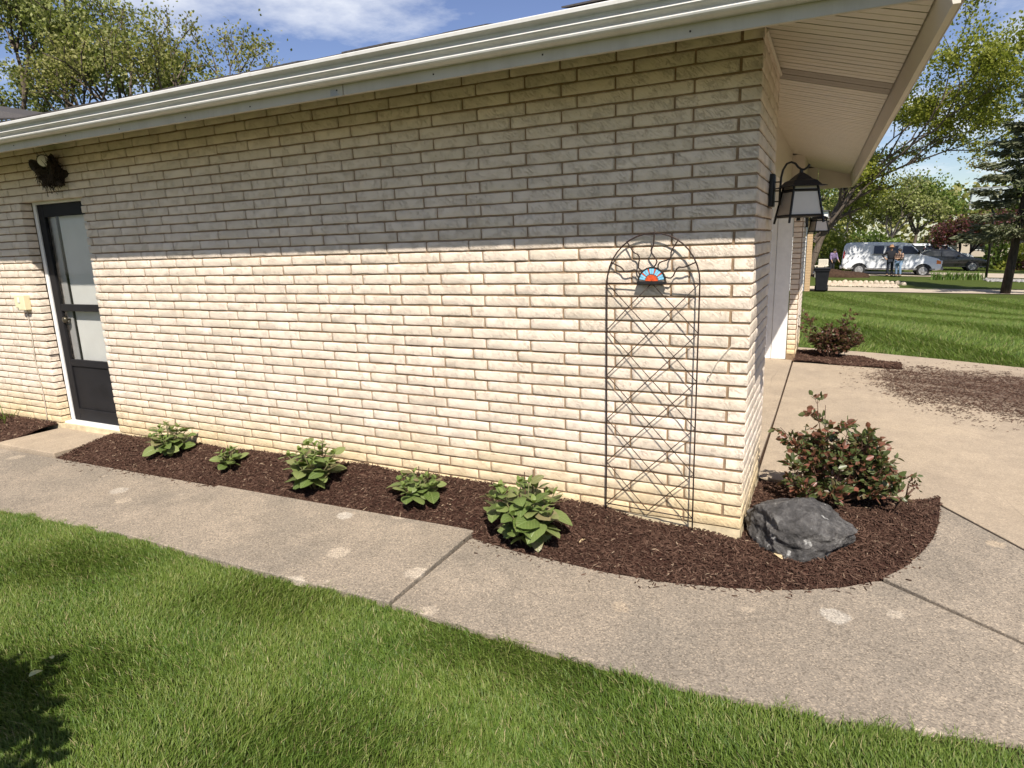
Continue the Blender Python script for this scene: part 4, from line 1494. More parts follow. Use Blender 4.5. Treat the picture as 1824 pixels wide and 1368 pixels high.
def hydrangea(x, y, width, height, nst, leaf, label, seed, dead=1):
    r = random.Random(seed)
    z = float(bed_z(x, y)) - 0.01
    t = empty('hydrangea', (x, y, z), label=label, cat='hydrangea', group='hydrangeas planted along the brick wall')
    for k in range(nst):
        a = k * 2.4 + r.uniform(-0.4, 0.4)
        rr = math.sqrt((k + 0.5) / nst) * width / 2 * 0.80
        tip = Vector((math.cos(a) * rr, math.sin(a) * rr * 0.8, height * (1 - 0.55 * (rr / (width / 2)) ** 1.6) * r.uniform(0.72, 0.98)))
        base = Vector((math.cos(a) * rr * 0.22, math.sin(a) * rr * 0.22, 0))
        mid = base.lerp(tip, 0.55) + Vector((0, 0, 0.03))
        g = MB(); g.tube([base, mid, tip], [0.0045, 0.004, 0.003], 5); g.build('stem', M['stem'], t, smooth=True)
        nodes = 4 if tip.z > 0.22 else (3 if tip.z > 0.12 else 2)
        ph = r.uniform(0, 6.28)
        for nd in range(nodes):
            f = 1.0 - nd * (0.24 if nodes == 4 else 0.30 if nodes == 3 else 0.40)
            p = base.lerp(tip, f) + Vector((0, 0, 0.012 * (1 - f)))
            for q in range(2):
                ang = ph + nd * 1.57 + q * math.pi + r.uniform(-0.5, 0.5)
                s = leaf * (0.62 if nd == 0 else 1.0) * r.uniform(0.62, 1.28)
                o = bpy.data.objects.new('leaf', r.choice(LEAVES)); COL.objects.link(o); o.parent = t
                pitch = r.uniform(0.10, 0.6) if nd == 0 else r.uniform(-0.25, 0.50)
                o.rotation_euler = (pitch, r.uniform(-0.5, 0.5), ang)
                dr = Vector((-math.sin(ang), math.cos(ang), 0))
                o.location = p + dr * 0.012
                if o.location.z + math.sin(pitch) * s < 0.012: o.rotation_euler[0] = max(pitch, 0.05)
                o.scale = (s, s, s)
        for q in range(2):
            ang = ph + 0.8 + q * math.pi
            s = leaf * 0.42
            o = bpy.data.objects.new('leaf', r.choice(LEAVES_NEW)); COL.objects.link(o); o.parent = t
            o.rotation_euler = (r.uniform(0.7, 1.1), 0, ang); o.location = tip; o.scale = (s, s, s)
    for k in range(dead):
        g = MB(); a = r.uniform(0, 6.28); b = Vector((math.cos(a) * 0.03, math.sin(a) * 0.03 + 0.04, 0))
        g.tube([b, b + Vector((r.uniform(-0.02, 0.02), 0.02, height * 1.02))], [0.004, 0.003], 5); g.build('dry_stem', M['rstem'], t)
    return t


hydrangea(-4.45, -0.24, 0.46, 0.29, 12, 0.105, 'leafy hydrangea nearest the side door', 1)
hydrangea(-3.70, -0.28, 0.29, 0.17, 7, 0.09, 'tiny hydrangea, second from the side door and smallest', 2)
hydrangea(-2.80, -0.32, 0.49, 0.37, 14, 0.115, 'tall leafy hydrangea in the middle of the mulch bed', 3)
hydrangea(-1.96, -0.27, 0.40, 0.20, 12, 0.10, 'low round hydrangea just left of the largest one', 4, 2)
hydrangea(-1.11, -0.45, 0.56, 0.41, 20, 0.125, 'largest hydrangea with broad leaves, closest to the trellis', 5, 2)

# ------------------------------------------------------------------ rose bushes
def small_leaves(P, N, D, L, Wd):
    """P base points, D direction, N normal (unit), L length, Wd width: folded pointed ovals"""
    n = len(P)
    S = np.cross(D, N)
    L = L[:, None]; W = Wd[:, None]
    def q(a, b, c): return P + D * (a * L) + S * (b * W) + N * (c * W)
    V = np.stack([q(0, 0, 0), q(.35, -.5, .14), q(.45, 0, -.05), q(.35, .5, .14), q(.75, -.34, .05), q(.75, .34, .05), q(1.0, 0, -.12)], 1).reshape(-1, 3)
    base = (np.arange(n) * 7)[:, None]
    loops = base + np.array([0, 2, 1, 0, 3, 2, 1, 2, 4, 2, 3, 5, 2, 6, 4, 2, 5, 6])[None, :]
    return V, loops.ravel(), np.full(n * 6, 3)


def rose_bush(name, loc, canes, mat, leaf, nper, label, seed, group):
    r = np.random.default_rng(seed); rr = random.Random(seed)
    t = empty(name, loc, label=label, cat='bush', group=group)
    g = MB()
    P = []; D = []
    for (tip, bend) in canes:
        tip = Vector(tip); base = Vector((tip.x * 0.12, tip.y * 0.12, 0))
        pts = []
        for s in np.linspace(0, 1, 7):
            p = base.lerp(tip, s) + Vector(bend) * math.sin(s * math.pi) + Vector((rr.gauss(0, 0.008), rr.gauss(0, 0.008), 0))
            pts.append(p)
        g.tube(pts, [0.006 - 0.0042 * s for s in np.linspace(0, 1, 7)], 5)
        for k in range(nper):
            s = rr.uniform(0.22, 1.0) ** 0.8
            i = min(5, int(s * 6)); p = pts[i].lerp(pts[i + 1], s * 6 - i)
            out = Vector((rr.gauss(0, 1), rr.gauss(0, 1), rr.uniform(-0.2, 0.9))).normalized()
            ln = rr.uniform(0.03, 0.085)
            q = p + out * ln
            if q.z < 0.02: continue
            g.tube([p, q], [0.0016, 0.001], 3, False)
            for j in range(5):
                o2 = (out + Vector((rr.gauss(0, 0.6), rr.gauss(0, 0.6), rr.gauss(0, 0.4)))).normalized()
                P.append(tuple(p + out * ln * (0.45 + 0.14 * j))); D.append(tuple(o2))
    o = g.build('canes', M['rstem'], t)
    P = np.array(P); D = unit(np.array(D))
    N = unit(np.cross(D, r.normal(0, 1, P.shape)) + np.array([0, 0, 0.6]))
    N = unit(N - D * (N * D).sum(-1, keepdims=True))
    L = r.uniform(0.65, 1.25, len(P)) * leaf
    V, lo, ct = small_leaves(P, N, D, L, L * r.uniform(0.5, 0.68, len(P)))
    o = link_mesh('leaves', np_mesh('leaves', V, lo, ct), mat, t, smooth=False)
    o['kind'] = 'stuff'
    return t


rr = random.Random(5)
canes = []
for k in range(34):
    a = rr.uniform(0, 6.28); q = math.sqrt(rr.random())
    canes.append(((math.cos(a) * 0.35 * q, math.sin(a) * 0.30 * q, 0.58 * (1 - 0.60 * q * q) * rr.uniform(0.62, 1.0)), (math.cos(a) * 0.05, math.sin(a) * 0.05, 0.03)))
canes += [((-0.10, -0.02, 0.66), (0, 0, 0)), ((-0.07, 0.02, 0.62), (0, 0, 0)), ((-0.30, 0.0, 0.46), (0, 0, 0.05)), ((0.17, 0.0, 0.45), (0, 0, 0.05)), ((0.25, -0.05, 0.34), (0, 0, 0.04)), ((0.39, -0.06, 0.24), (0, 0, 0.05)), ((0.36, -0.12, 0.14), (0, 0, 0.04)), ((0.33, 0.0, 0.32), (0, 0, 0.05))]
rose_bush('rose_bush', (0.45, 0.74, -0.06), canes, M['rose'], 0.045, 19, 'green and red leaved rose bush behind the boulder at the corner', 5, 'rose bushes by the garage')
# one bare pruned cane sticking out to the right
pr = empty('pruned_cane', (0.80, 0.70, -0.06), label='short pruned rose cane with red shoot right of the rose bush', cat='cane')
g = MB(); g.tube([(0, 0, 0), (0.03, 0, 0.06), (0.06, 0, 0.12), (0.095, 0.0, 0.17)], [0.008, 0.007, 0.006, 0.005], 6); g.tube([(0.06, 0, 0.12), (0.065, 0, 0.20)], [0.005, 0.004], 5); g.tube([(0.04, 0, 0.08), (0.085, 0.01, 0.125)], [0.005, 0.004], 5)
g.build('cane', M['rstem'], pr, smooth=True)
P = np.array([(0.095 + rr.gauss(0, 0.012), rr.gauss(0, 0.01), 0.17 + rr.uniform(-0.01, 0.06)) for _ in range(26)]); D = unit(RNG.normal(0, 1, P.shape) + np.array([0, 0, 0.5]))
N = unit(np.cross(D, RNG.normal(0, 1, P.shape)))
V, lo, ct = small_leaves(P, N, D, np.full(len(P), 0.026), np.full(len(P), 0.015))
o = link_mesh('leaves', np_mesh('leaves', V, lo, ct), M['rosered'], pr); o['kind'] = 'stuff'

canes = []
rr = random.Random(8)
for k in range(30):
    a = rr.uniform(0, 6.28); q = math.sqrt(rr.random())
    canes.append(((math.cos(a) * 0.33 * q + 0.05, math.sin(a) * 0.26 * q, 0.46 * (1 - 0.4 * q * q) * rr.uniform(0.6, 1.0)), (math.cos(a) * 0.04, 0, 0.02)))
canes += [((0.22, 0, 0.66), (0, 0, 0)), ((0.17, 0.03, 0.58), (0, 0, 0)), ((-0.38, 0, 0.58), (0, 0, 0.05)), ((-0.30, 0.05, 0.54), (0, 0, 0.05)), ((-0.42, -0.04, 0.42), (0, 0, 0.03)), ((0.30, 0, 0.40), (0, 0, 0.02)), ((0.42, 0, 0.22), (0, 0, 0.04))]
rose_bush('rose_bush', (0.43, 6.20, -0.07), canes, M['rosered'], 0.044, 20, 'dark red leaved rose bush by the far garage pier', 9, 'rose bushes by the garage')

# ------------------------------------------------------------------ daylily clump in the bed beyond the door
def strappy(name, loc, n, L, spread, mat, label, cat, seed, width=0.012, group=None):
    r = np.random.default_rng(seed)
    V = []; lo = []; ct = []
    for k in range(n):
        a = r.uniform(0, 6.28); l = L * r.uniform(0.6, 1.1); sp = spread * r.uniform(0.2, 1.0)
        bx_, by_ = r.normal(0, 0.35 * spread), r.normal(0, 0.35 * spread)
        dx_, dy_ = math.cos(a), math.sin(a)
        b0 = len(V)
        for i in range(5):
            s = i / 4
            hx_ = sp * s ** 1.6; hz = l * (s - 0.45 * s ** 2.4 * (sp / max(spread, 1e-6)))
            w_ = width * (1 - s) ** 0.6
            V.append((bx_ + dx_ * hx_ - dy_ * w_ / 2, by_ + dy_ * hx_ + dx_ * w_ / 2, hz))
            V.append((bx_ + dx_ * hx_ + dy_ * w_ / 2, by_ + dy_ * hx_ - dx_ * w_ / 2, hz))
        for i in range(4):
            lo += [b0 + 2 * i, b0 + 2 * i + 1, b0 + 2 * i + 3, b0 + 2 * i + 2]; ct.append(4)
    t = empty(name, loc, label=label, cat=cat, group=group)
    o = link_mesh('leaves', np_mesh('leaves', np.array(V), lo, ct), mat, t); o['kind'] = 'stuff'
    return t


M['strap'] = leafmat('strappy_leaf', [(0.0, (0.06, 0.12, 0.02)), (0.7, (0.13, 0.21, 0.045)), (1.0, (0.24, 0.27, 0.10))], 0.45, 0.25)
strappy('daylily', (-7.25, -0.22, -0.03), 70, 0.24, 0.26, M['strap'], 'strappy daylily clump in the bed beyond the side door', 'daylily', 4)

# ================================================================== beyond the driveway
def tz(x, y):
    return float(terrain(np.array([x]), np.array([y]))[0])


# ------------------------------------------------------------------ neighbours' drives, street
def strip(name, poly, mat, label, cat, lift):
    """a paved patch that follows the ground"""
    bm = bmesh.new()
    vs = [bm.verts.new((x, y, 0)) for x, y in poly]
    bm.faces.new(vs)
    bmesh.ops.triangulate(bm, faces=bm.faces)
    for _ in range(2): bmesh.ops.subdivide_edges(bm, edges=bm.edges, cuts=1, use_grid_fill=True)
    for v in bm.verts: v.co.z = tz(v.co.x, v.co.y) + lift
    bmesh.ops.recalc_face_normals(bm, faces=bm.faces)
    me = bpy.data.meshes.new(name); bm.to_mesh(me); bm.free()
    o = link_mesh(name, me, mat)
    return props(o, label, cat, kind='structure')


M['asphalt'] = make_ground_mat('street_asphalt', (0.12, 0.115, 0.11), (0.20, 0.19, 0.18), 5.0)
M['fardrive'] = make_ground_mat('pale_drive_concrete', (0.36, 0.30, 0.23), (0.47, 0.40, 0.31), 1.5)
M['gravel'] = make_ground_mat('pale_gravel', (0.20, 0.19, 0.185), (0.42, 0.40, 0.38), 14.0)
strip('neighbour_driveway', [(-6, 27.6), (4, 28.9), (12, 30.6), (30, 34.5), (30, 37.3), (12, 33.0), (4, 31.2), (-6, 30.6)], M['fardrive'], 'neighbour drive of pale concrete beyond the front lawn', 'driveway', 0.03)
strip('far_driveway', [(-8, 40.6), (14, 41.6), (14, 46.4), (-8, 45.4)], M['fardrive'], 'second drive where the white van is parked', 'driveway', 0.03)
strip('front_walk', [(8.6, 38.2), (20, 39.0), (20, 40.6), (8.6, 39.4)], M['fardrive'], 'pale front walk right of the iris bed', 'path', 0.034)
strip('street', [(-40, 54.5), (60, 57.0), (60, 64.0), (-40, 61.5)], M['asphalt'], 'grey asphalt street behind the parked cars', 'street', 0.05)

# ------------------------------------------------------------------ trees
def tree_skeleton(rr, base, trunk, depth, spread, up, shrink, nkids, r0, wig=0.12):
    """returns list of (p0, p1, r0, r1, level) segments and the twig tips"""
    segs, tips = [], []
    def grow(p, d, l, r, lev):
        n = 3
        q = p
        for i in range(n):
            d2 = (d + Vector((rr.gauss(0, wig), rr.gauss(0, wig), rr.gauss(0, wig) + up * 0.10))).normalized()
            e = q + d2 * (l / n)
            r2 = r * (1 - 0.22 / n * (i + 1) * 1.4)
            segs.append((q, e, r * (1 - 0.22 / n * i * 1.4), r2, lev))
            q, d = e, d2
            if lev >= depth - 2 and (lev >= depth - 1 or i == 2): tips.append((e, d, lev))
        if lev < depth:
            k = nkids + (1 if rr.random() < 0.4 else 0)
            ph = rr.uniform(0, 6.28)
            for j in range(k):
                a = ph + j * 6.283 / k + rr.uniform(-0.4, 0.4)
                side = d.orthogonal().normalized()
                side = (Matrix.Rotation(a, 3, d) @ side)
                s = spread * rr.uniform(0.6, 1.25)
                nd = (d * math.cos(s) + side * math.sin(s) + Vector((0, 0, up * 0.15))).normalized()
                grow(q, nd, l * shrink * rr.uniform(0.75, 1.15), r * (0.72 if k <= 2 else 0.60), lev + 1)
    p = Vector(base)
    for q in trunk:
        grow(p + Vector(q[3]) if len(q) > 3 else p, Vector(q[0]).normalized(), q[1], q[2], 0)
    return segs, tips


def build_tree(name, loc, label, group, seed, mat, bark, trunk, depth=4, spread=0.6, up=0.6, shrink=0.74, nkids=2, leaf=0.12, per_tip=14, cloud=0.5, asp=0.62, cat='tree', droop=0.0, skin=6):
    rr = random.Random(seed); r = np.random.default_rng(seed)
    t = empty(name, loc, label=label, cat=cat, group=group)
    segs, tips = tree_skeleton(rr, (0, 0, 0), trunk, depth, spread, up, shrink, nkids, 0.2)
    g = MB()
    for a, b, r0, r1, lev in segs:
        g.tube([a, b], [max(r0, 0.004), max(r1, 0.003)], skin if lev < 2 else 4, False)
    o = g.build('trunk', bark, t, smooth=True)
    P = np.array([tuple(p) for p, d, lv in tips]); D0 = np.array([tuple(d) for p, d, lv in tips])
    w = np.repeat(np.arange(len(P)), per_tip)
    off = r.normal(0, 1, (len(w), 3)) * cloud * r.uniform(0.15, 1.0, (len(w), 1))
    Q = P[w] + off * np.array([1, 1, 0.75])
    D = unit(r.normal(0, 1, Q.shape) + D0[w] * 0.6 + np.array([0, 0, -droop]))
    N = unit(np.cross(D, r.normal(0, 1, Q.shape)) + np.array([0, 0, 0.5]))
    N = unit(N - D * (N * D).sum(-1, keepdims=True))
    L = leaf * r.uniform(0.6, 1.3, len(Q))
    S = np.cross(D, N)
    L1 = L[:, None]
    V = np.stack([Q, Q + D * L1 * 0.5 - S * L1 * asp * 0.5 + N * L1 * 0.08, Q + D * L1, Q + D * L1 * 0.5 + S * L1 * asp * 0.5 + N * L1 * 0.08], 1).reshape(-1, 3)
    n = len(Q)
    lo = ((np.arange(n) * 4)[:, None] + np.array([0, 1, 2, 0, 2, 3])[None, :]).ravel()
    o = link_mesh('crown', np_mesh('crown', V, lo, np.full(2 * n, 3)), mat, t)
    return t


M['lf_maple'] = leafmat('maple_spring_leaf', [(0.0, (0.115, 0.135, 0.014)), (0.5, (0.20, 0.215, 0.026)), (1.0, (0.31, 0.305, 0.055))], 0.5, 0.38)
M['lf_olive'] = leafmat('olive_spring_leaf', [(0.0, (0.12, 0.12, 0.03)), (0.5, (0.20, 0.195, 0.05)), (1.0, (0.31, 0.285, 0.10))], 0.55, 0.33)
M['lf_light'] = leafmat('pale_green_leaf', [(0.0, (0.12, 0.14, 0.035)), (0.5, (0.20, 0.22, 0.06)), (1.0, (0.33, 0.33, 0.13))], 0.55, 0.33)
M['lf_red'] = leafmat('dark_red_leaf', [(0.0, (0.030, 0.008, 0.009)), (0.6, (0.065, 0.015, 0.018)), (1.0, (0.12, 0.030, 0.030))], 0.5, 0.2)
M['lf_green'] = leafmat('mid_green_leaf', [(0.0, (0.045, 0.075, 0.012)), (0.5, (0.085, 0.13, 0.020)), (1.0, (0.15, 0.20, 0.04))], 0.5, 0.3)
M['lf_spruce'] = leafmat('grey_green_needle', [(0.0, (0.055, 0.065, 0.034)), (0.6, (0.115, 0.125, 0.068)), (1.0, (0.22, 0.215, 0.13))], 0.6, 0.12)

# the leaning spring maple left of the van, long limb reaching right
build_tree('maple_tree', (-0.85, 39.3, tz(-0.85, 39.3) - 0.1), 'large leaning maple with yellow green spring leaves behind the soffit', 'trees across the lawn', 31, M['lf_maple'], M['bark'],
           [((0.12, 0, 1), 2.3, 0.26), ((0.80, -0.1, 0.82), 3.5, 0.12, (0.24, 0, 2.1)), ((0.95, -0.45, 1.0), 3.4, 0.09, (0.32, 0, 2.4)), ((0.5, 0.1, 1.0), 3.5, 0.13, (0.27, 0, 2.3)), ((1.2, -0.1, 1.0), 3.4, 0.07, (2.3, -0.2, 4.6))], depth=5, spread=0.50, up=0.30, shrink=0.76, nkids=2, leaf=0.155, per_tip=24, cloud=0.52, asp=0.8, droop=0.3)

TREES = [
    # name, x, y, trunk length, radius, leaf, bark, depth, spread, leaf size, leaves per tip, clump, label, seed
    ('honeylocust_tree', 12.4, 46.0, 2.7, 0.18, 'lf_olive', 'bark', 5, 0.55, 0.17, 10, 0.5, 'tall sparse olive tree behind the basketball hoop', 41),
    ('ash_tree', 17.0, 45.0, 3.4, 0.20, 'lf_olive', 'bark', 5, 0.6, 0.17, 7, 0.55, 'half bare tree at the right edge behind the spruce', 42),
    ('birch_tree', 4.4, 63.0, 2.2, 0.17, 'lf_light', 'barkpale', 4, 0.6, 0.24, 9, 0.75, 'pale trunked tree behind the white van roof', 43),
    ('birch_tree', 1.6, 66.0, 2.4, 0.18, 'lf_light', 'barkpale', 4, 0.65, 0.26, 9, 0.85, 'pale green tree behind the rear of the van', 44),
    ('elm_tree', 7.4, 70.0, 2.5, 0.20, 'lf_green', 'bark', 4, 0.65, 0.28, 10, 0.95, 'green tree between the van and the red maple', 45),
    ('elm_tree', 17.5, 74.0, 2.6, 0.20, 'lf_green', 'bark', 4, 0.65, 0.28, 10, 0.95, 'rounded green tree behind the gray roofed house', 46),
    ('elm_tree', 23.0, 78.0, 3.0, 0.22, 'lf_olive', 'bark', 4, 0.65, 0.28, 9, 1.0, 'olive tree far behind the spruce', 47),
    ('elm_tree', -2.5, 72.0, 2.9, 0.22, 'lf_green', 'bark', 4, 0.65, 0.28, 10, 1.0, 'dense green tree far behind the maple trunk', 48),
    ('red_maple', 9.4, 56.0, 1.25, 0.12, 'lf_red', 'barkdark', 4, 0.75, 0.19, 14, 0.5, 'broad dark red maple right of the van', 51),
    ('plum_tree', 13.6, 68.0, 1.35, 0.11, 'lf_red', 'barkdark', 4, 0.70, 0.22, 10, 0.55, 'smaller purple plum tree in front of the gray roof', 52),
]
for nm, x, y, l, r0, mt, bk, dp, sp, lf, pt, cl, lab, sd in TREES:
    build_tree(nm, (x, y, tz(x, y) - 0.1), lab, 'trees across the lawn', sd, M[mt], M[bk], [((0.05, 0, 1), l, r0)] if r0 > 0.15 else [((0.3, 0, 1), l, r0), ((-0.35, 0.1, 1), l * 0.9, r0)], depth=dp, spread=sp, up=0.5, shrink=0.78, nkids=3 if dp == 4 else 2, leaf=lf, per_tip=pt, cloud=cl, asp=0.7)

# trees behind the house, upper left
for nm, x, y, l, r0, mt, lab, sd, lf, pt, cl, dp in [
    ('poplar_tree', -26.3, 11.8, 3.3, 0.26, 'lf_light', 'dense pale leaved tree at the upper left above the roof', 61, 0.14, 26, 0.50, 6),
    ('honeylocust_tree', -21.6, 13.4, 2.9, 0.19, 'lf_olive', 'sparse olive tree with bare branches above the left roof', 62, 0.11, 12, 0.34, 6),
    ('honeylocust_tree', -24.5, 15.5, 3.1, 0.20, 'lf_light', 'tree between the two others above the left roof', 63, 0.12, 12, 0.40, 6),
]:
    build_tree(nm, (x, y, -0.3), lab, 'trees behind the house', sd, M[mt], M['bark'], [((0.05, 0, 1), l, r0)], depth=dp, spread=0.52, up=0.55, shrink=0.78, nkids=2, leaf=lf, per_tip=pt, cloud=cl, asp=0.7)

# shrubs under the trees
def shrub(x, y, rx, h, mat, label, seed, leaf=0.14, n=2200, name='shrub'):
    r = np.random.default_rng(seed)
    t = empty(name, (x, y, tz(x, y)), label=label, cat='shrub', group='shrubs across the lawn')
    g = MB()
    for k in range(9):
        a = r.uniform(0, 6.28); q = r.uniform(0.2, 0.7)
        g.tube([(0, 0, 0), (math.cos(a) * rx * q * 0.5, math.sin(a) * rx * q * 0.5, h * 0.45), (math.cos(a) * rx * q, math.sin(a) * rx * q, h * 0.85)], [0.03, 0.02, 0.008], 4)
    g.build('stems', M['bark'], t)
    d = unit(r.normal(0, 1, (n, 3))); d[:, 2] = np.abs(d[:, 2]) * 1.0 - 0.15
    rad_ = r.uniform(0.55, 1.0, n) ** 0.5 * (1 + 0.22 * np.sin(d[:, 0] * 7 + seed) * np.sin(d[:, 1] * 6) + 0.15 * np.sin(d[:, 2] * 9 + d[:, 0] * 5))
    Q = d * rad_[:, None] * np.array([rx, rx, h]); Q[:, 2] = np.maximum(Q[:, 2] + h * 0.08, 0.03)
    D = unit(r.normal(0, 1, Q.shape) + d); N = unit(np.cross(D, r.normal(0, 1, Q.shape)) + d * 0.7); N = unit(N - D * (N * D).sum(-1, keepdims=True))
    L = leaf * r.uniform(0.6, 1.3, n)
    V, lo, ct = small_leaves(Q, N, D, L, L * 0.7)
    link_mesh('crown', np_mesh('crown', V, lo, ct), mat, t)
    return t


shrub(-0.3, 47.5, 2.3, 2.7, M['lf_maple'], 'bright green shrub behind the maple trunk', 71, 0.22, 3000)
shrub(2.4, 50.0, 2.6, 2.5, M['lf_green'], 'green shrub behind the rear of the van', 72, 0.24, 2600)
shrub(13.6, 53.0, 2.4, 2.3, M['lf_maple'], 'rounded bright green shrub behind the black car', 73, 0.22, 3000)
shrub(11.0, 54.0, 0.8, 2.3, M['lf_green'], 'narrow upright green shrub right of the red maple', 74, 0.18, 1400)
shrub(17.0, 55.0, 2.2, 1.9, M['lf_green'], 'low green shrub behind the spruce trunk', 75, 0.22, 2200)
shrub(12.5, 51.8, 0.7, 0.9, M['lf_red'], 'small dark red shrub in front of the green ones', 76, 0.14, 900)

# ------------------------------------------------------------------ spruce with bare lower trunk
def spruce(x, y, h, label, seed):
    r = np.random.default_rng(seed); rr = random.Random(seed)
    t = empty('spruce_tree', (x, y, tz(x, y) - 0.05), label=label, cat='tree', group='trees across the lawn')
    lean = np.array([0.06, 0.0])
    g = MB()
    g.tube([(lean[0] * z, 0, z) for z in np.linspace(0, h, 9)], [0.17 * (1 - z / h) + 0.02 for z in np.linspace(0, h, 9)], 8)
    P = []; D = []
    z = 2.6
    while z < h - 0.2:
        f = (z - 2.6) / (h - 2.6)
        R = 2.5 * (1 - f) ** 0.75 * rr.uniform(0.75, 1.1) + 0.15
        for k in range(rr.choice([2, 3, 4])):
            a = rr.uniform(0, 6.28)
            R2_ = R * rr.uniform(0.65, 1.1)
            pts = []
            for s in np.linspace(0, 1, 6):
                pts.append(Vector((lean[0] * z + math.cos(a) * R2_ * s, math.sin(a) * R2_ * s, z - 0.34 * R2_ * s + 0.26 * R2_ * s * s)))
            g.tube(pts, [0.035 * (1 - 0.85 * s) for s in np.linspace(0, 1, 6)], 4, False)
            m_ = int(46 * R2_) + 8
            for j in range(m_):
                s = rr.uniform(0.15, 1.0); i = min(4, int(s * 5)); p = pts[i].lerp(pts[i + 1], s * 5 - i)
                w_ = 0.42 * (1.1 - s) + 0.08
                sd = rr.uniform(-1, 1)
                q = p + Vector((-math.sin(a) * sd * w_, math.cos(a) * sd * w_, -abs(sd) * w_ * 0.35 + rr.gauss(0, 0.04)))
                for e in range(4):
                    P.append((q.x + rr.gauss(0, 0.05), q.y + rr.gauss(0, 0.05), q.z + rr.gauss(0, 0.03)))
                    D.append((math.cos(a) + rr.gauss(0, 0.5) - math.sin(a) * sd * 0.6, math.sin(a) + rr.gauss(0, 0.5) + math.cos(a) * sd * 0.6, rr.gauss(-0.15, 0.3)))
        z += rr.uniform(0.16, 0.30)
    g.build('trunk', M['barkdark'], t, smooth=True)
    P = np.array(P); D = unit(np.array(D)); N = unit(np.cross(D, r.normal(0, 1, P.shape)) + np.array([0, 0, 0.8])); N = unit(N - D * (N * D).sum(-1, keepdims=True))
    L = r.uniform(0.14, 0.30, len(P))
    V, lo, ct = small_leaves(P, N, D, L, L * 0.26)
    link_mesh('crown', np_mesh('crown', V, lo, ct), M['lf_spruce'], t)
    return t


spruce(7.0, 29.8, 9.5, 'dark spruce with bare lower trunk at the right edge of the lawn', 81)

# ------------------------------------------------------------------ basketball hoop behind the spruce
hp = empty('basketball_hoop', (7.75, 39.4, tz(7.9, 39.4) + 0.25), 0.0, 'basketball hoop with pale square backboard behind the spruce', 'basketball hoop')
g = MB(); g.tube([(0.3, 0.35, -0.3), (0.3, 0.35, 3.2), (0.1, 0.12, 3.6)], [0.06, 0.06, 0.04], 8); g.build('pole', M['black'], hp, smooth=True)
M['board'] = plain('pale_backboard', (0.46, 0.52, 0.52), 0.4, 0.06, 4)
g = MB(); g.cbox((0, 0, 4.08), (1.75, 0.04, 1.05), 0, 0.015); g.build('backboard', M['board'], hp)
g = MB()
g.box(-0.895, -0.865, -0.045, 0.03, 3.53, 4.63); g.box(0.865, 0.895, -0.045, 0.03, 3.53, 4.63); g.box(-0.865, 0.865, -0.045, 0.03, 4.60, 4.63); g.box(-0.865, 0.865, -0.045, 0.03, 3.53, 3.56)
g.build('board_frame', M['doorgrey2'], hp)
M['orange'] = plain('orange_rim', (0.55, 0.12, 0.03), 0.4, 0.1, 10)
g = MB(); g.tube([(math.cos(a) * 0.23, -0.30 + math.sin(a) * 0.23, 3.62) for a in np.linspace(0, 2 * math.pi, 17)], 0.010, 5); g.build('rim', M['orange'], hp, smooth=True)

# ------------------------------------------------------------------ neighbour's garage end with wheeled bin in front
nb = empty('neighbour_garage', (-0.54, 27.9, tz(-1, 28)), label='edge of the neighbouring house with white siding and tan brick corner', cat='house')
M['tanbrick'] = plain('tan_brick', (0.50, 0.34, 0.19), 0.85, 0.2, 30)
g = MB(); g.box(-7.0, -0.08, 0.12, 7.0, -0.1, 3.2); g.build('wall', M['white'], nb)
side = nb.children[0]
for k in range(20):
    g = MB(); z = 0.02 + k * 0.162
    g.add([(-7.0, 0.112, z), (-0.10, 0.112, z), (-0.10, 0.118, z + 0.155), (-7.0, 0.118, z + 0.155), (-7.0, 0.085, z), (-0.10, 0.085, z), (-0.10, 0.108, z + 0.155), (-7.0, 0.108, z + 0.155)],
          [(4, 5, 6, 7), (0, 4, 7, 3), (1, 2, 6, 5), (0, 1, 5, 4), (3, 7, 6, 2)])
    g.build('siding_board', M['white'], side)
g = MB(); g.box(-0.09, 0.12, 0.03, 0.40, -0.1, 3.2); col = g.build('brick_corner', M['mortar'], nb)
for k in range(46):
    g = MB(); z = 0.0 + k * 0.0695
    g.box(-0.088, 0.126, 0.02, 0.41, z + 0.006, z + 0.065)
    g.build('brick', M['tanbrick'], col)
g = MB()
g.add([(-7.6, -0.5, 3.17), (0.66, -0.5, 3.17), (0.66, 7.6, 3.17), (-7.6, 7.6, 3.17), (-7.6, -0.5, 3.40), (0.66, -0.5, 3.40), (0.66, 7.6, 3.40), (-7.6, 7.6, 3.40)], [(0, 3, 2, 1), (0, 1, 5, 4), (1, 2, 6, 5), (2, 3, 7, 6), (3, 0, 4, 7), (4, 5, 6, 7)])
g.build('eave', M['white'], nb)
g = MB(); g.add([(-7.7, -0.6, 3.405), (0.74, -0.6, 3.405), (0.74, 7.7, 3.405), (-7.7, 7.7, 3.405), (-3.4, 3.5, 4.3), (-3.4, 3.5, 4.3)], [(0, 1, 4), (1, 2, 4), (2, 3, 4), (3, 0, 4)]); g.build('roof', M['shingle'], nb)

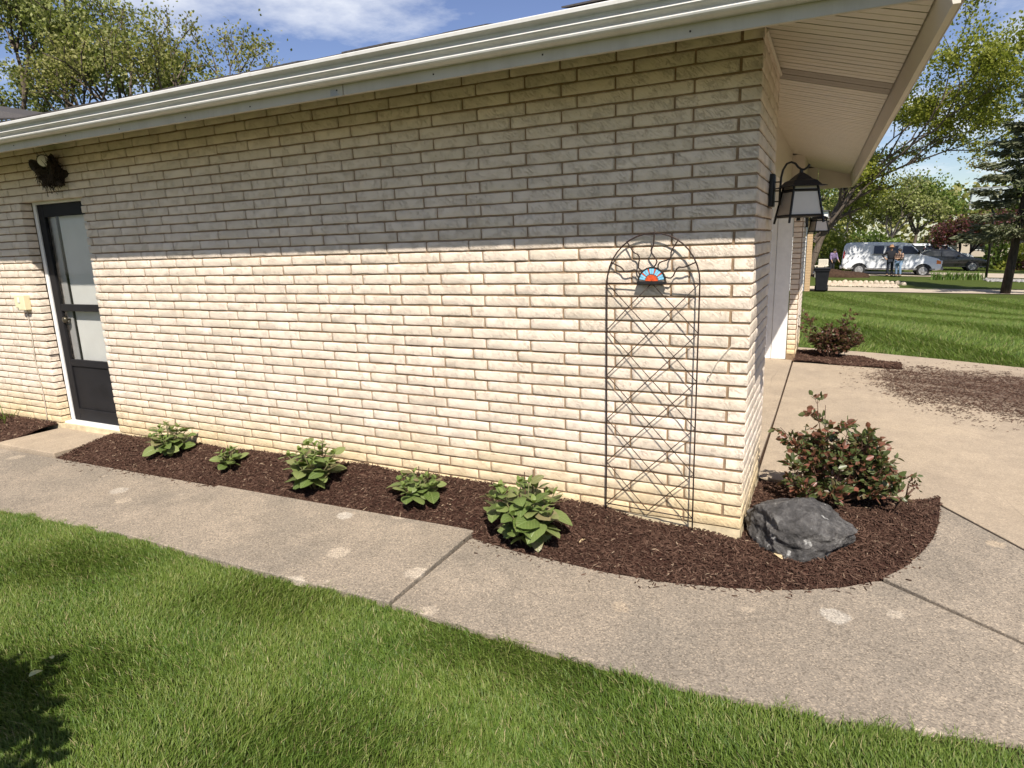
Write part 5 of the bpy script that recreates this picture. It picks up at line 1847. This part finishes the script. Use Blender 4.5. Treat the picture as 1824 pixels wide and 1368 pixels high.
bn = empty('wheeled_bin', (0.05, 28.2, tz(0.05, 28.2) + 0.03), label='tall dark grey wheeled bin at the neighbouring house corner', cat='bin')
M['bin'] = plain('dark_grey_plastic', (0.016, 0.016, 0.018), 0.8, 0.15, 8, spec=0.1)
g = MB()
g.add([(-0.22, -0.24, 0.02), (0.22, -0.24, 0.02), (0.22, 0.24, 0.02), (-0.22, 0.24, 0.02), (-0.29, -0.34, 0.93), (0.29, -0.34, 0.93), (0.29, 0.34, 0.93), (-0.29, 0.34, 0.93)], [(0, 3, 2, 1), (4, 5, 6, 7), (0, 1, 5, 4), (1, 2, 6, 5), (2, 3, 7, 6), (3, 0, 4, 7)])
bevel_obj(g.build('body', M['bin'], bn), 0.03, 2)
g = MB(); g.cbox((0, 0, 0.97), (0.66, 0.76, 0.09), 0, 0.03); g.build('lid', M['bin'], bn)
g = MB(); g.cbox((0, 0, 0.885), (0.63, 0.73, 0.05), 0, 0.01); g.build('collar', M['bin'], bn)
g = MB(); g.tube([(-0.2, 0.40, 0.95), (0.2, 0.40, 0.95)], 0.018, 6); g.build('handle', M['bin'], bn)
for sx in (-1, 1):
    g = MB(); g.lathe([(0.02, -0.03), (0.12, -0.03), (0.12, 0.03), (0.02, 0.03)], 14, (sx * 0.24, 0.26, 0.12), axis='x'); g.build('wheel', M['black'], bn)

# ------------------------------------------------------------------ stone edged planting strip
ps = empty('stone_border', (0, 0, 0), label='low row of pale edging stones beyond the neighbour drive', cat='stone border')
M['edge'] = plain('pale_edging_stone', (0.46, 0.38, 0.29), 0.9, 0.25, 10, bump=0.01)
sv = [noisy_blob((0.22, 0.14, 0.13), 200 + i, 2, 0.25, 2) for i in range(4)]
for me in sv: me.materials.append(M['edge'])
for k in range(17):
    x = -0.1 + k * 0.235; y = 33.2 + k * 0.06 + (0.0 if k < 15 else -0.25 * (k - 14))
    o = bpy.data.objects.new('stone', sv[k % 4]); COL.objects.link(o); o.parent = ps
    o.location = (x, y, tz(x, y) + 0.06); o.rotation_euler = (0, 0, random.uniform(-0.3, 0.3)); o.scale = (random.uniform(0.5, 0.65), 0.8, random.uniform(0.8, 1.1))
cp = np.stack([RNG.uniform(-0.1, 3.3, 2200), RNG.uniform(31.6, 33.2, 2200)], -1)
o = chips('pebbles', cp, lambda x, y: terrain(x, y) + 0.03, 0.05, 0.14, 0.10, M['edge'], 'pale pebbles in the strip in front of the stone border', 0.03, 0.2)
o['category'] = 'pebbles'
cp = np.stack([RNG.uniform(7.9, 10.0, 900), RNG.uniform(38.2, 39.6, 900)], -1)
o = chips('pebbles', cp, lambda x, y: terrain(x, y) + 0.03, 0.06, 0.16, 0.12, M['gravel'], 'grey gravel patch right of the iris leaves', 0.03, 0.2)
o['category'] = 'gravel'

# iris row
rr = random.Random(77)
for k in range(11):
    x = 5.55 + k * 0.215; y = 38.6 + 0.08 * k
    strappy('iris_clump', (x, y, tz(x, y)), 46, rr.uniform(0.48, 0.68), 0.24, M['strap'], ['first', 'second', 'third', 'fourth', 'fifth', 'sixth', 'seventh', 'eighth', 'ninth', 'tenth', 'last'][k] + ' sword leaved iris clump in the row from van to gravel', 'iris', 300 + k, 0.045, 'iris clumps in a row')

# mulch heap behind the van
r_ = link_mesh('mulch_heap', noisy_blob((1.55, 0.9, 0.62), 90, 4, 0.3, 2.5), M['soil'], None, (0.75, 39.6, tz(0.75, 39.6) - 0.05), smooth=True)
props(r_, 'dark brown mulch heap beside the rear wheel of the van', 'mulch heap')

# far wood behind everything: one mass of leaf clumps
def treeline(label):
    r = np.random.default_rng(500)
    n = 15000
    k = r.integers(0, 34, n)
    cx = np.linspace(-60, 75, 34) + r.normal(0, 1.5, 34); cy = 98 + r.normal(0, 6, 34); ch = r.uniform(5.5, 10.5, 34); cr = r.uniform(3.0, 5.0, 34)
    d = unit(r.normal(0, 1, (n, 3)))
    q = r.uniform(0.4, 1, n) ** 0.5
    X = cx[k] + d[:, 0] * cr[k] * q; Y = cy[k] + d[:, 1] * cr[k] * q; Z = terrain(cx[k], cy[k]) + ch[k] * 0.5 + d[:, 2] * ch[k] * 0.52 * q
    Q = np.stack([X, Y, Z], -1)
    D = unit(r.normal(0, 1, Q.shape)); N = unit(np.cross(D, r.normal(0, 1, Q.shape)))
    L = r.uniform(0.45, 1.0, n)
    V, lo, ct = small_leaves(Q, N, D, L, L * 0.8)
    o = link_mesh('tree_line', np_mesh('tree_line', V, lo, ct), M['lf_olive'])
    props(o, label, 'trees', kind='stuff')
treeline('far belt of mixed green trees along the horizon')

# ------------------------------------------------------------------ house across the street
hs = empty('far_house', (20.5, 86.0, tz(20.5, 86)), 0.04, 'low house with gray roof across the street', 'house')
M['greyroof'] = plain('grey_far_roof', (0.21, 0.20, 0.195), 0.9, 0.1, 2)
M['tanwall'] = plain('tan_far_wall', (0.45, 0.38, 0.30), 0.85, 0.1, 1)
g = MB(); g.box(-8, 8, -3.5, 3.5, -0.3, 2.6); w_ = g.build('wall', M['tanwall'], hs)
g = MB(); g.add([(-8.7, -4.2, 2.55), (8.7, -4.2, 2.55), (8.7, 4.2, 2.55), (-8.7, 4.2, 2.55), (-5.5, 0, 4.4), (5.5, 0, 4.4)], [(0, 1, 5, 4), (1, 2, 5), (2, 3, 4, 5), (3, 0, 4), (0, 3, 2, 1)]); g.build('roof', M['greyroof'], hs)
M['darkglass'] = plain('dark_window_glass', (0.02, 0.022, 0.025), 0.12, 0.2, 3, spec=0.6)
for x in (-6, -2.6, 1.4, 5.2):
    g = MB(); g.cbox((x, -3.52, 1.45), (1.6, 0.06, 1.2), 0, 0.01); o = g.build('window', M['white'], hs)
    g = MB(); g.box(x - 0.7, x + 0.7, -3.565, -3.551, 0.95, 1.95); g.build('pane', M['darkglass'], o)

# ------------------------------------------------------------------ vehicles
M['carwhite'] = plain('white_car_paint', (0.70, 0.71, 0.72), 0.28, 0.03, 2, spec=0.5)
M['carblack'] = plain('black_car_paint', (0.012, 0.012, 0.013), 0.15, 0.1, 3, spec=0.6)
M['tyre'] = plain('tyre_rubber', (0.018, 0.018, 0.018), 0.85, 0.2, 20)
M['rim'] = plain('steel_rim', (0.26, 0.26, 0.265), 0.5, 0.2, 12, metal=0.2)
M['bumper'] = plain('grey_bumper', (0.22, 0.22, 0.225), 0.5, 0.1, 5)
M['tail'] = plain('red_lamp', (0.30, 0.015, 0.012), 0.25, 0.1, 5)
M['amber'] = plain('amber_lamp', (0.70, 0.20, 0.05), 0.25, 0.1, 5)
M['clear'] = plain('clear_lamp', (0.65, 0.66, 0.68), 0.15, 0.1, 5)


def car_body(prof, half, name, mat, parent):
    """prof: side outline (x,z) ccw; half(z): half width; rounded over the edges"""
    n = len(prof)
    cx = sum(p[0] for p in prof) / n; cz = sum(p[1] for p in prof) / n
    st = [(-1.0, 0.93), (-0.965, 0.975), (-0.88, 1.0), (0.88, 1.0), (0.965, 0.975), (1.0, 0.93)]
    V = []; F = []
    for s, k in st:
        for x, z in prof:
            V.append((cx + (x - cx) * (1 - (1 - k) * 0.4), s * half(z), cz + (z - cz) * (1 - (1 - k) * 0.6)))
    for i in range(len(st) - 1):
        for k in range(n):
            k2 = (k + 1) % n
            F.append((i * n + k, i * n + k2, (i + 1) * n + k2, (i + 1) * n + k))
    F.append(tuple(range(n))); F.append(tuple((len(st) - 1) * n + k for k in range(n - 1, -1, -1)))
    g = MB(); g.add(V, F)
    o = g.build(name, mat, parent, smooth=True)
    o.modifiers.new('edge', 'EDGE_SPLIT').split_angle = rad(42)
    return o


def side_panel(poly, half, off, th, name, mat, parent):
    """flat panel on the -y and +y flanks following the body"""
    for s in (-1, 1):
        n = len(poly)
        V = [(x, s * (half(z) + off), z) for x, z in poly] + [(x, s * (half(z) + off - th), z) for x, z in poly]
        g = MB(); g.add(V, [tuple(range(n)), tuple(range(2 * n - 1, n - 1, -1))] + [(i, (i + 1) % n, n + (i + 1) % n, n + i) for i in range(n)])
        g.build(name, mat, parent)


def wheel(x, y, r, parent):
    s = 1 if y > 0 else -1
    g = MB(); g.lathe([(r * 0.62, -0.10), (r * 0.94, -0.11), (r, -0.08), (r, 0.08), (r * 0.94, 0.11), (r * 0.62, 0.10)], 22, (x, y, r), axis='y')
    w = g.build('wheel', M['tyre'], parent, smooth=True)
    g = MB(); g.lathe([(r * 0.66, s * 0.104), (r * 0.62, s * 0.112), (r * 0.56, s * 0.106), (r * 0.30, s * 0.108), (r * 0.24, s * 0.130), (r * 0.10, s * 0.135)], 18, (x, y, r), axis='y')
    g.build('rim', M['rim'], w, smooth=False)
    for k in range(6):
        a = k * math.pi / 3
        g = MB(); g.lathe([(0.026, s * 0.1085), (0.026, s * 0.112)], 6, (x + math.cos(a) * r * 0.43, y, r + math.sin(a) * r * 0.43), axis='y'); g.build('hub_hole', M['tyre'], w)


VX, VY = 0.95, 42.9
van = empty('white_van', (VX, VY, tz(3.5, VY) + 0.03), label='white windowed work van parked on the second drive', cat='van')
van.rotation_euler = (0, math.atan(0.028), 0); van.scale = (0.935, 0.935, 0.935)
vprof = [(0.22, 0.40), (0.04, 0.50), (0.0, 0.75), (0.02, 1.25), (0.08, 1.85), (0.18, 2.04), (0.42, 2.12), (2.0, 2.145), (3.55, 2.12), (3.85, 2.05), (4.20, 1.72), (4.52, 1.36), (4.95, 1.27), (5.42, 1.14), (5.60, 1.00), (5.66, 0.72), (5.66, 0.46), (5.40, 0.40)]
vhalf = lambda z: 0.99 - 0.012 * abs(z - 0.9) - 0.16 * max(0, (z - 1.3) / 0.85) ** 1.6
car_body(list(reversed(vprof)), vhalf, 'body', M['carwhite'], van)
for x0, x1 in ((1.80, 2.36), (2.50, 3.16)):
    side_panel([(x0, 1.42), (x1, 1.42), (x1, 1.92), (x0, 1.92)], vhalf, 0.006, 0.02, 'window', M['darkglass'], van)
side_panel([(3.42, 1.42), (4.40, 1.42), (4.02, 1.84), (3.86, 1.92), (3.42, 1.92)], vhalf, 0.006, 0.02, 'window', M['darkglass'], van)
for x0, x1 in ((1.72, 2.44), (2.47, 3.24)):
    for q in ([(x0, 1.38), (x1, 1.38), (x1, 1.40), (x0, 1.40)], [(x0, 1.94), (x1, 1.94), (x1, 1.955), (x0, 1.955)]):
        side_panel(q, vhalf, 0.004, 0.02, 'window_trim', M['bumper'], van)
for x in (2.45, 3.30, 4.46):
    side_panel([(x, 0.52), (x + 0.014, 0.52), (x + 0.014, 1.38), (x, 1.38)], vhalf, 0.003, 0.02, 'door_seam', M['bumper'], van)
for x in (2.30, 3.42):
    side_panel([(x, 1.06), (x + 0.16, 1.06), (x + 0.16, 1.11), (x, 1.11)], vhalf, 0.025, 0.03, 'door_handle', M['bumper'], van)
side_panel([(0.35, 0.44), (5.3, 0.44), (5.3, 0.52), (0.35, 0.52)], vhalf, 0.008, 0.03, 'sill_trim', M['bumper'], van)
for x in (1.05, 4.66):
    side_panel([(x + 0.50 * math.cos(a), 0.36 + 0.47 * math.sin(a)) for a in np.linspace(0, math.pi, 11)], vhalf, 0.004, 0.05, 'wheel_arch', M['tyre'], van)
    for s in (-1, 1): wheel(x, s * 0.935, 0.37, van)
side_panel([(0.03, 1.12), (0.12, 1.12), (0.14, 1.62), (0.07, 1.62)], vhalf, 0.008, 0.03, 'tail_lamp', M['tail'], van)
side_panel([(5.34, 0.82), (5.60, 0.82), (5.56, 1.00), (5.34, 1.06)], vhalf, 0.004, 0.03, 'corner_lamp', M['amber'], van)
g = MB(); g.cbox((5.66, 0, 0.53), (0.16, 1.98, 0.22), 0, 0.04); g.build('front_bumper', M['bumper'], van)
g = MB(); g.cbox((-0.03, 0, 0.52), (0.16, 1.94, 0.18), 0, 0.04); g.build('rear_bumper', M['bumper'], van)
for s in (-1, 1):
    g = MB(); g.cbox((4.32, s * 1.09, 1.52), (0.10, 0.20, 0.26), 0, 0.03); g.build('mirror', M['tyre'], van)
    g = MB(); g.cbox((5.63, s * 0.72, 0.92), (0.08, 0.34, 0.22), 0, 0.02); g.build('headlight', M['clear'], van)
g = MB(); g.add([(3.92, -0.80, 2.03), (3.92, 0.80, 2.03), (4.53, 0.86, 1.40), (4.53, -0.86, 1.40), (3.95, -0.80, 2.05), (3.95, 0.80, 2.05), (4.56, 0.86, 1.41), (4.56, -0.86, 1.41)], [(4, 7, 6, 5), (0, 1, 2, 3), (0, 4, 5, 1), (3, 2, 6, 7)])
g.build('windscreen', M['darkglass'], van)


def saloon(loc, name, mat, label, suv=False, tilt=0.028):
    c = empty(name, loc, label=label, cat='car', group='cars parked by the street')
    c.rotation_euler = (0, math.atan(tilt), 0)
    if suv:
        pr = [(0.2, 0.38), (0.02, 0.55), (0.0, 1.0), (0.22, 1.62), (0.5, 1.72), (2.6, 1.74), (3.0, 1.66), (3.65, 1.10), (4.4, 1.0), (4.68, 0.82), (4.72, 0.45), (4.5, 0.36)]
        hf = lambda z: 0.94 - 0.18 * max(0, (z - 1.0) / 0.75) ** 1.4
        gl = [[(0.35, 1.08), (1.5, 1.06), (1.5, 1.58), (0.55, 1.58)], [(1.56, 1.06), (2.45, 1.05), (2.45, 1.60), (1.56, 1.59)], [(2.5, 1.05), (3.48, 1.06), (2.92, 1.56), (2.5, 1.60)]]
        wx, wr = (0.85, 3.8), 0.36
    else:
        pr = [(0.15, 0.30), (0.02, 0.50), (0.04, 0.88), (0.55, 1.00), (1.25, 1.36), (1.7, 1.44), (2.5, 1.44), (2.95, 1.33), (3.55, 0.98), (4.35, 0.86), (4.75, 0.68), (4.80, 0.42), (4.6, 0.28)]
        hf = lambda z: 0.92 - 0.22 * max(0, (z - 0.85) / 0.6) ** 1.3
        gl = [[(0.85, 1.02), (2.0, 0.99), (2.0, 1.36), (1.40, 1.36)], [(2.06, 0.99), (3.36, 0.99), (2.86, 1.30), (2.5, 1.37), (2.06, 1.37)]]
        wx, wr = (0.95, 3.85), 0.34
    car_body(list(reversed(pr)), hf, 'body', mat, c)
    for q in gl: side_panel(q, hf, 0.005, 0.02, 'window', M['darkglass'], c)
    for x in wx:
        side_panel([(x + (wr + 0.07) * math.cos(a), wr + (wr + 0.07) * math.sin(a)) for a in np.linspace(0, math.pi, 11)], hf, 0.003, 0.05, 'wheel_arch', M['tyre'], c)
        for s in (-1, 1): wheel(x, s * 0.865, wr, c)
    for s in (-1, 1):
        g = MB(); g.cbox((4.62, s * 0.62, 0.68), (0.20, 0.36, 0.13), 0, 0.03); g.build('headlight', M['clear'], c)
        g = MB(); g.cbox((0.05, s * 0.66, 0.80), (0.10, 0.34, 0.14), 0, 0.02); g.build('tail_lamp', M['tail'], c)
        g = MB(); g.cbox((3.0, s * 0.98, 1.05), (0.12, 0.18, 0.12), 0, 0.03); g.build('mirror', mat, c)
    for k in (2.03,):
        side_panel([(k, 0.35), (k + 0.012, 0.35), (k + 0.012, 0.97), (k, 0.97)], hf, 0.002, 0.02, 'door_seam', M['tyre'], c)
    side_panel([(1.2, 0.80), (1.38, 0.80), (1.38, 0.835), (1.2, 0.835)], hf, 0.018, 0.02, 'door_handle', M['rim'], c)
    return c


saloon((5.05, 50.2, tz(7.5, 50.2) + 0.03), 'black_saloon', M['carblack'], 'shiny black saloon car half behind the white van')
saloon((5.2, 56.2, tz(7.5, 56.2) + 0.05), 'white_suv', M['carwhite'], 'white estate car glinting behind the black saloon', True)

# ------------------------------------------------------------------ people
def skinned(name, verts, edges, radii, mat, parent=None, sub=2):
    me = bpy.data.meshes.new(name)
    me.from_pydata([tuple(v) for v in verts], edges, [])
    me.update()
    o = link_mesh(name, me, mat, parent)
    sk = o.modifiers.new('skin', 'SKIN')
    sk.use_smooth_shade = True
    dat = me.skin_vertices[0].data
    for i, r in enumerate(radii):
        dat[i].radius = r if hasattr(r, '__len__') else (r, r)
        dat[i].use_root = (i == 0)
    ss = o.modifiers.new('sub', 'SUBSURF'); ss.levels = sub; ss.render_levels = sub
    return o


def person(loc, rz, label, J, top, trousers, hair, hat=None, skin=(0.42, 0.26, 0.17), seed=0):
    """J: joint positions in the local frame (x right, -y front)"""
    p = empty('person', loc, rz, label, 'person')
    sk = plain('skin_tone', skin, 0.55, 0.08, 20)
    V = []; E_ = []; R = []
    def add(pos, r, par=None):
        V.append(Vector(pos)); R.append(r)
        if par is not None: E_.append((par, len(V) - 1))
        return len(V) - 1
    pel = add(J['pelvis'], (0.125, 0.085))
    ch = add(J['chest'], (0.125, 0.080), pel)
    nk = add(J['neck'], 0.058, ch)
    h0 = add(Vector(J['head']) - Vector((0, 0, 0.07)), (0.068, 0.082), nk)
    h1 = add(Vector(J['head']) + Vector((0, 0, 0.04)), (0.076, 0.094), h0)
    add(Vector(J['head']) + Vector((0, 0, 0.10)), (0.055, 0.068), h1)
    for s in ('l', 'r'):
        sh = add(J['sh_' + s], 0.050, ch)
        el = add(J['el_' + s], 0.044, sh)
        wr = add(J['wr_' + s], 0.030, el)
        d = (Vector(J['wr_' + s]) - Vector(J['el_' + s])).normalized()
        pm = add(Vector(J['wr_' + s]) + d * 0.07, (0.036, 0.018), wr)
        side = d.orthogonal().normalized()
        for k in range(4):
            b = add(V[pm] + d * 0.045 + side * (0.024 * (k - 1.5)), 0.009, pm)
            add(V[b] + d * (0.035 + 0.008 * (1 - abs(k - 1.4))), 0.007, b)
        th = add(V[wr] + d * 0.045 + side * 0.045, 0.010, wr); add(V[th] + d * 0.03 + side * 0.012, 0.008, th)
        hp_ = add(J['hip_' + s], 0.085, pel)
        kn = add(J['kn_' + s], 0.056, hp_)
        an = add(J['an_' + s], 0.042, kn)
        add(Vector(J['an_' + s]) + Vector((0, -0.15, -0.045)), (0.042, 0.03), an)
    skinned('body', V, E_, R, sk, p)
    # shirt: torso and sleeves
    V, E_, R = [], [], []
    a0 = add(Vector(J['pelvis']) + Vector((0, 0, 0.0)), (0.185, 0.135)); a1 = add(J['chest'], (0.20, 0.145), a0); add(Vector(J['neck']) - Vector((0, 0, 0.02)), 0.080, a1)
    for s in ('l', 'r'):
        q = add(J['sh_' + s], 0.080, a1); q = add(J['el_' + s], 0.062, q); add(Vector(J['el_' + s]).lerp(Vector(J['wr_' + s]), 0.75), 0.048, q)
    skinned('shirt', V, E_, R, top, p)
    V, E_, R = [], [], []
    a0 = add(Vector(J['pelvis']) - Vector((0, 0, 0.03)), (0.172, 0.125))
    for s in ('l', 'r'):
        q = add(J['hip_' + s], 0.100, a0); q = add(J['kn_' + s], 0.078, q); add(Vector(J['an_' + s]) + Vector((0, 0, 0.03)), 0.068, q)
    skinned('trousers', V, E_, R, trousers, p)
    for s in ('l', 'r'):
        a = Vector(J['an_' + s])
        g = MB(); g.cbox((a.x, a.y - 0.06, 0.045), (0.10, 0.28, 0.09), 0, 0.03); g.build('shoe', M['tyre'], p)
    hd = Vector(J['head'])
    # face: nose, eyes, mouth, ears
    g = MB(); g.tube([hd + Vector((0, -0.085, 0.03)), hd + Vector((0, -0.108, -0.012)), hd + Vector((0, -0.092, -0.018))], [0.008, 0.016, 0.010], 6); g.build('nose', sk, p, smooth=True)
    for s in (-1, 1):
        g = MB(); g.lathe([(0.004, -0.012), (0.012, -0.006), (0.012, 0.004)], 8, (hd.x + s * 0.032, hd.y - 0.088, hd.z + 0.025), axis='y'); g.build('eye', M['tyre'], p)
        g = MB(); g.cbox((hd.x + s * 0.080, hd.y + 0.01, hd.z + 0.01), (0.018, 0.035, 0.055), 0, 0.006); g.build('ear', sk, p)
    g = MB(); g.cbox((hd.x, hd.y - 0.086, hd.z - 0.045), (0.045, 0.012, 0.010), 0, 0.003); g.build('mouth', M['tail'], p)
    hm = plain('hair', hair, 0.7, 0.3, 60)
    o = link_mesh('hair', noisy_blob((0.092, 0.108, 0.105), seed + 5, 3, 0.12, 3), hm, p, hd + Vector((0, 0.022, 0.055)), smooth=True)
    if hat:
        hmat = plain('hat_felt', hat, 0.85, 0.15, 30)
        g = MB(); g.lathe([(0.01, 0.245), (0.075, 0.235), (0.098, 0.20), (0.104, 0.115), (0.185, 0.105), (0.187, 0.096), (0.10, 0.10)], 18, (hd.x, hd.y, hd.z)); g.build('hat', hmat, p, smooth=True)
    return p


def std_pose(h=1.75, arms='down', bend=0.0):
    k = h / 1.75
    J = dict(pelvis=(0, 0, 0.95), chest=(0, -0.02 - bend * 0.25, 1.30 - bend * 0.10), neck=(0, -0.01 - bend * 0.42, 1.48 - bend * 0.2), head=(0, -0.03 - bend * 0.5, 1.60 - bend * 0.22),
             hip_l=(-0.09, 0, 0.90), hip_r=(0.09, 0, 0.90), kn_l=(-0.11, -0.03, 0.50), kn_r=(0.11, -0.01, 0.50), an_l=(-0.12, 0.02, 0.085), an_r=(0.13, 0.03, 0.085),
             sh_l=(-0.19, -bend * 0.32, 1.42 - bend * 0.15), sh_r=(0.19, -bend * 0.32, 1.42 - bend * 0.15))
    if arms == 'akimbo':
        J.update(el_l=(-0.42, 0.06, 1.20), wr_l=(-0.30, -0.14, 1.06), el_r=(0.27, 0.04, 1.14), wr_r=(0.26, -0.16, 0.98))
    elif arms == 'fold':
        J.update(el_l=(-0.26, -0.06, 1.14), wr_l=(-0.05, -0.22, 1.12), el_r=(0.26, -0.06, 1.14), wr_r=(0.06, -0.24, 1.16))
    else:
        J.update(el_l=(-0.25, -0.02 - bend * 0.35, 1.13 - bend * 0.1), wr_l=(-0.26, -0.12 - bend * 0.45, 0.90), el_r=(0.25, -0.02 - bend * 0.35, 1.13 - bend * 0.1), wr_r=(0.25, -0.14 - bend * 0.45, 0.90))
    return {a: tuple(c * k for c in b) for a, b in J.items()}


def plaid(name):
    t = NT(name)
    p = t.objc()
    sp = t.n.new('ShaderNodeSeparateXYZ'); t.link(p, sp.inputs[0])
    a = t.math('GREATER_THAN', t.math('SINE', t.math('MULTIPLY', sp.outputs[0], 48.0)), 0.1)
    b = t.math('GREATER_THAN', t.math('SINE', t.math('MULTIPLY', sp.outputs[2], 42.0)), 0.1)
    c = t.math('MULTIPLY', t.math('ADD', a, b), 0.5)
    return t.set(t.ramp(c, [(0.0, (0.36, 0.25, 0.18)), (0.5, (0.12, 0.065, 0.05)), (1.0, (0.03, 0.022, 0.02))]), 0.9)


M['navy'] = plain('dark_navy_cloth', (0.012, 0.012, 0.016), 0.9, 0.3, 30)
M['jeans'] = plain('pale_denim', (0.17, 0.25, 0.36), 0.9, 0.25, 40)
M['darkjeans'] = plain('dark_denim', (0.014, 0.018, 0.028), 0.9, 0.3, 40)
M['purple'] = plain('purple_print_cloth', (0.20, 0.15, 0.26), 0.9, 0.6, 55)
person((3.50, 40.7, tz(3.5, 40.7) + 0.03), 0.15, 'person in dark clothes and tan brimmed hat beside the van', std_pose(1.74, 'akimbo'), M['navy'], M['darkjeans'], (0.03, 0.02, 0.015), (0.30, 0.17, 0.09), seed=1)
person((3.92, 40.45, tz(3.9, 40.4) + 0.03), -0.6, 'person in plaid shirt and pale jeans beside the van', std_pose(1.60, 'fold'), plaid('plaid_shirt'), M['jeans'], (0.02, 0.015, 0.012), None, seed=2)
person((0.42, 41.4, tz(0.4, 41.4) + 0.03), 0.7, 'person in purple patterned top behind the mulch heap', std_pose(1.62, 'down', 0.35), M['purple'], M['navy'], (0.015, 0.012, 0.012), None, seed=3)

# ------------------------------------------------------------------ white garden chair beside the maple trunk
gc = empty('garden_chair', (-0.12, 38.6, tz(-0.1, 38.6)), -0.3, 'cream garden armchair beside the maple trunk', 'chair')
M['cream'] = plain('cream_wicker', (0.62, 0.56, 0.46), 0.7, 0.2, 60)
g = MB(); g.cbox((0, 0, 0.42), (0.56, 0.54, 0.09), 0, 0.02); g.build('seat', M['cream'], gc)
g = MB(); g.cbox((0, 0.26, 0.74), (0.56, 0.07, 0.60), 0, 0.03); g.build('backrest', M['cream'], gc)
for s in (-1, 1):
    g = MB(); g.cbox((s * 0.29, -0.01, 0.66), (0.07, 0.52, 0.06), 0, 0.02); g.build('armrest', M['cream'], gc)
    for q in (-0.22, 0.22):
        g = MB(); g.tube([(s * 0.25, q, 0), (s * 0.26, q, 0.64)], 0.025, 6); g.build('leg', M['cream'], gc)

# ------------------------------------------------------------------ unseen shrub added left of the camera to cast the lawn shadow
def near_shrub(x, y, rx, ry, h, label, seed):
    r = np.random.default_rng(seed)
    t = empty('unseen_shadow_shrub', (x, y, -0.1), label=label, cat='shrub')
    g = MB()
    for k in range(12):
        a = r.uniform(0, 6.28); q = r.uniform(0.2, 0.8)
        g.tube([(0, 0, 0), (math.cos(a) * rx * q * 0.5, math.sin(a) * ry * q * 0.5, h * 0.5), (math.cos(a) * rx * q, math.sin(a) * ry * q, h * 0.85)], [0.02, 0.014, 0.005], 5)
    g.build('stems', M['bark'], t)
    n = 11000
    d = unit(r.normal(0, 1, (n, 3)))
    rad_ = r.uniform(0.2, 1.0, n) ** 0.45 * (1 + 0.16 * np.sin(d[:, 0] * 6 + 1) * np.sin(d[:, 1] * 5 + 2) + 0.12 * np.sin(d[:, 2] * 8))
    Q = d * rad_[:, None] * np.array([rx, ry, h * 0.5]) + np.array([0, 0, h * 0.52])
    D = unit(r.normal(0, 1, Q.shape) + d); N = unit(np.cross(D, r.normal(0, 1, Q.shape)) + d * 0.7); N = unit(N - D * (N * D).sum(-1, keepdims=True))
    L = r.uniform(0.06, 0.11, n)
    V, lo, ct = small_leaves(Q, N, D, L, L * 0.6)
    link_mesh('crown', np_mesh('crown', V, lo, ct), M['lf_green'], t)
near_shrub(-2.10, -3.92, 0.72, 0.70, 1.76, 'unseen rounded shrub outside the left edge, added to cast the lawn shadow', 95)

# fallen leaves on the lawn and bed
M['fallen'] = plain('pale_fallen_leaf', (0.42, 0.44, 0.20), 0.6, 0.2, 30)
M['fallentan'] = plain('tan_fallen_leaf', (0.50, 0.38, 0.22), 0.7, 0.2, 30)
for k, (x, y, z, s, m_, lab) in enumerate([(-2.42, -2.36, -0.045, 0.05, 'fallen', 'pale green fallen leaf on the grass at the edge of the shadow'), (-2.46, -2.25, -0.048, 0.035, 'fallen', 'smaller pale fallen leaf just above the other on the grass'),
                                           (-0.77, -0.36, -0.045, 0.05, 'fallentan', 'tan dry leaf on the mulch below the trellis'), (0.20, -0.13, -0.045, 0.06, 'fallentan', 'tan curled leaf at the foot of the boulder')]):
    me = leaf_mesh('fallen_leaf', M[m_], 1, 0.5, 0.3, 0.25, 400 + k)
    o = link_mesh('fallen_leaf', me, None, None, (x, y, z), (0.1, 0.2, k * 1.3)); o.scale = (s, s, s)
    props(o, lab, 'leaf')
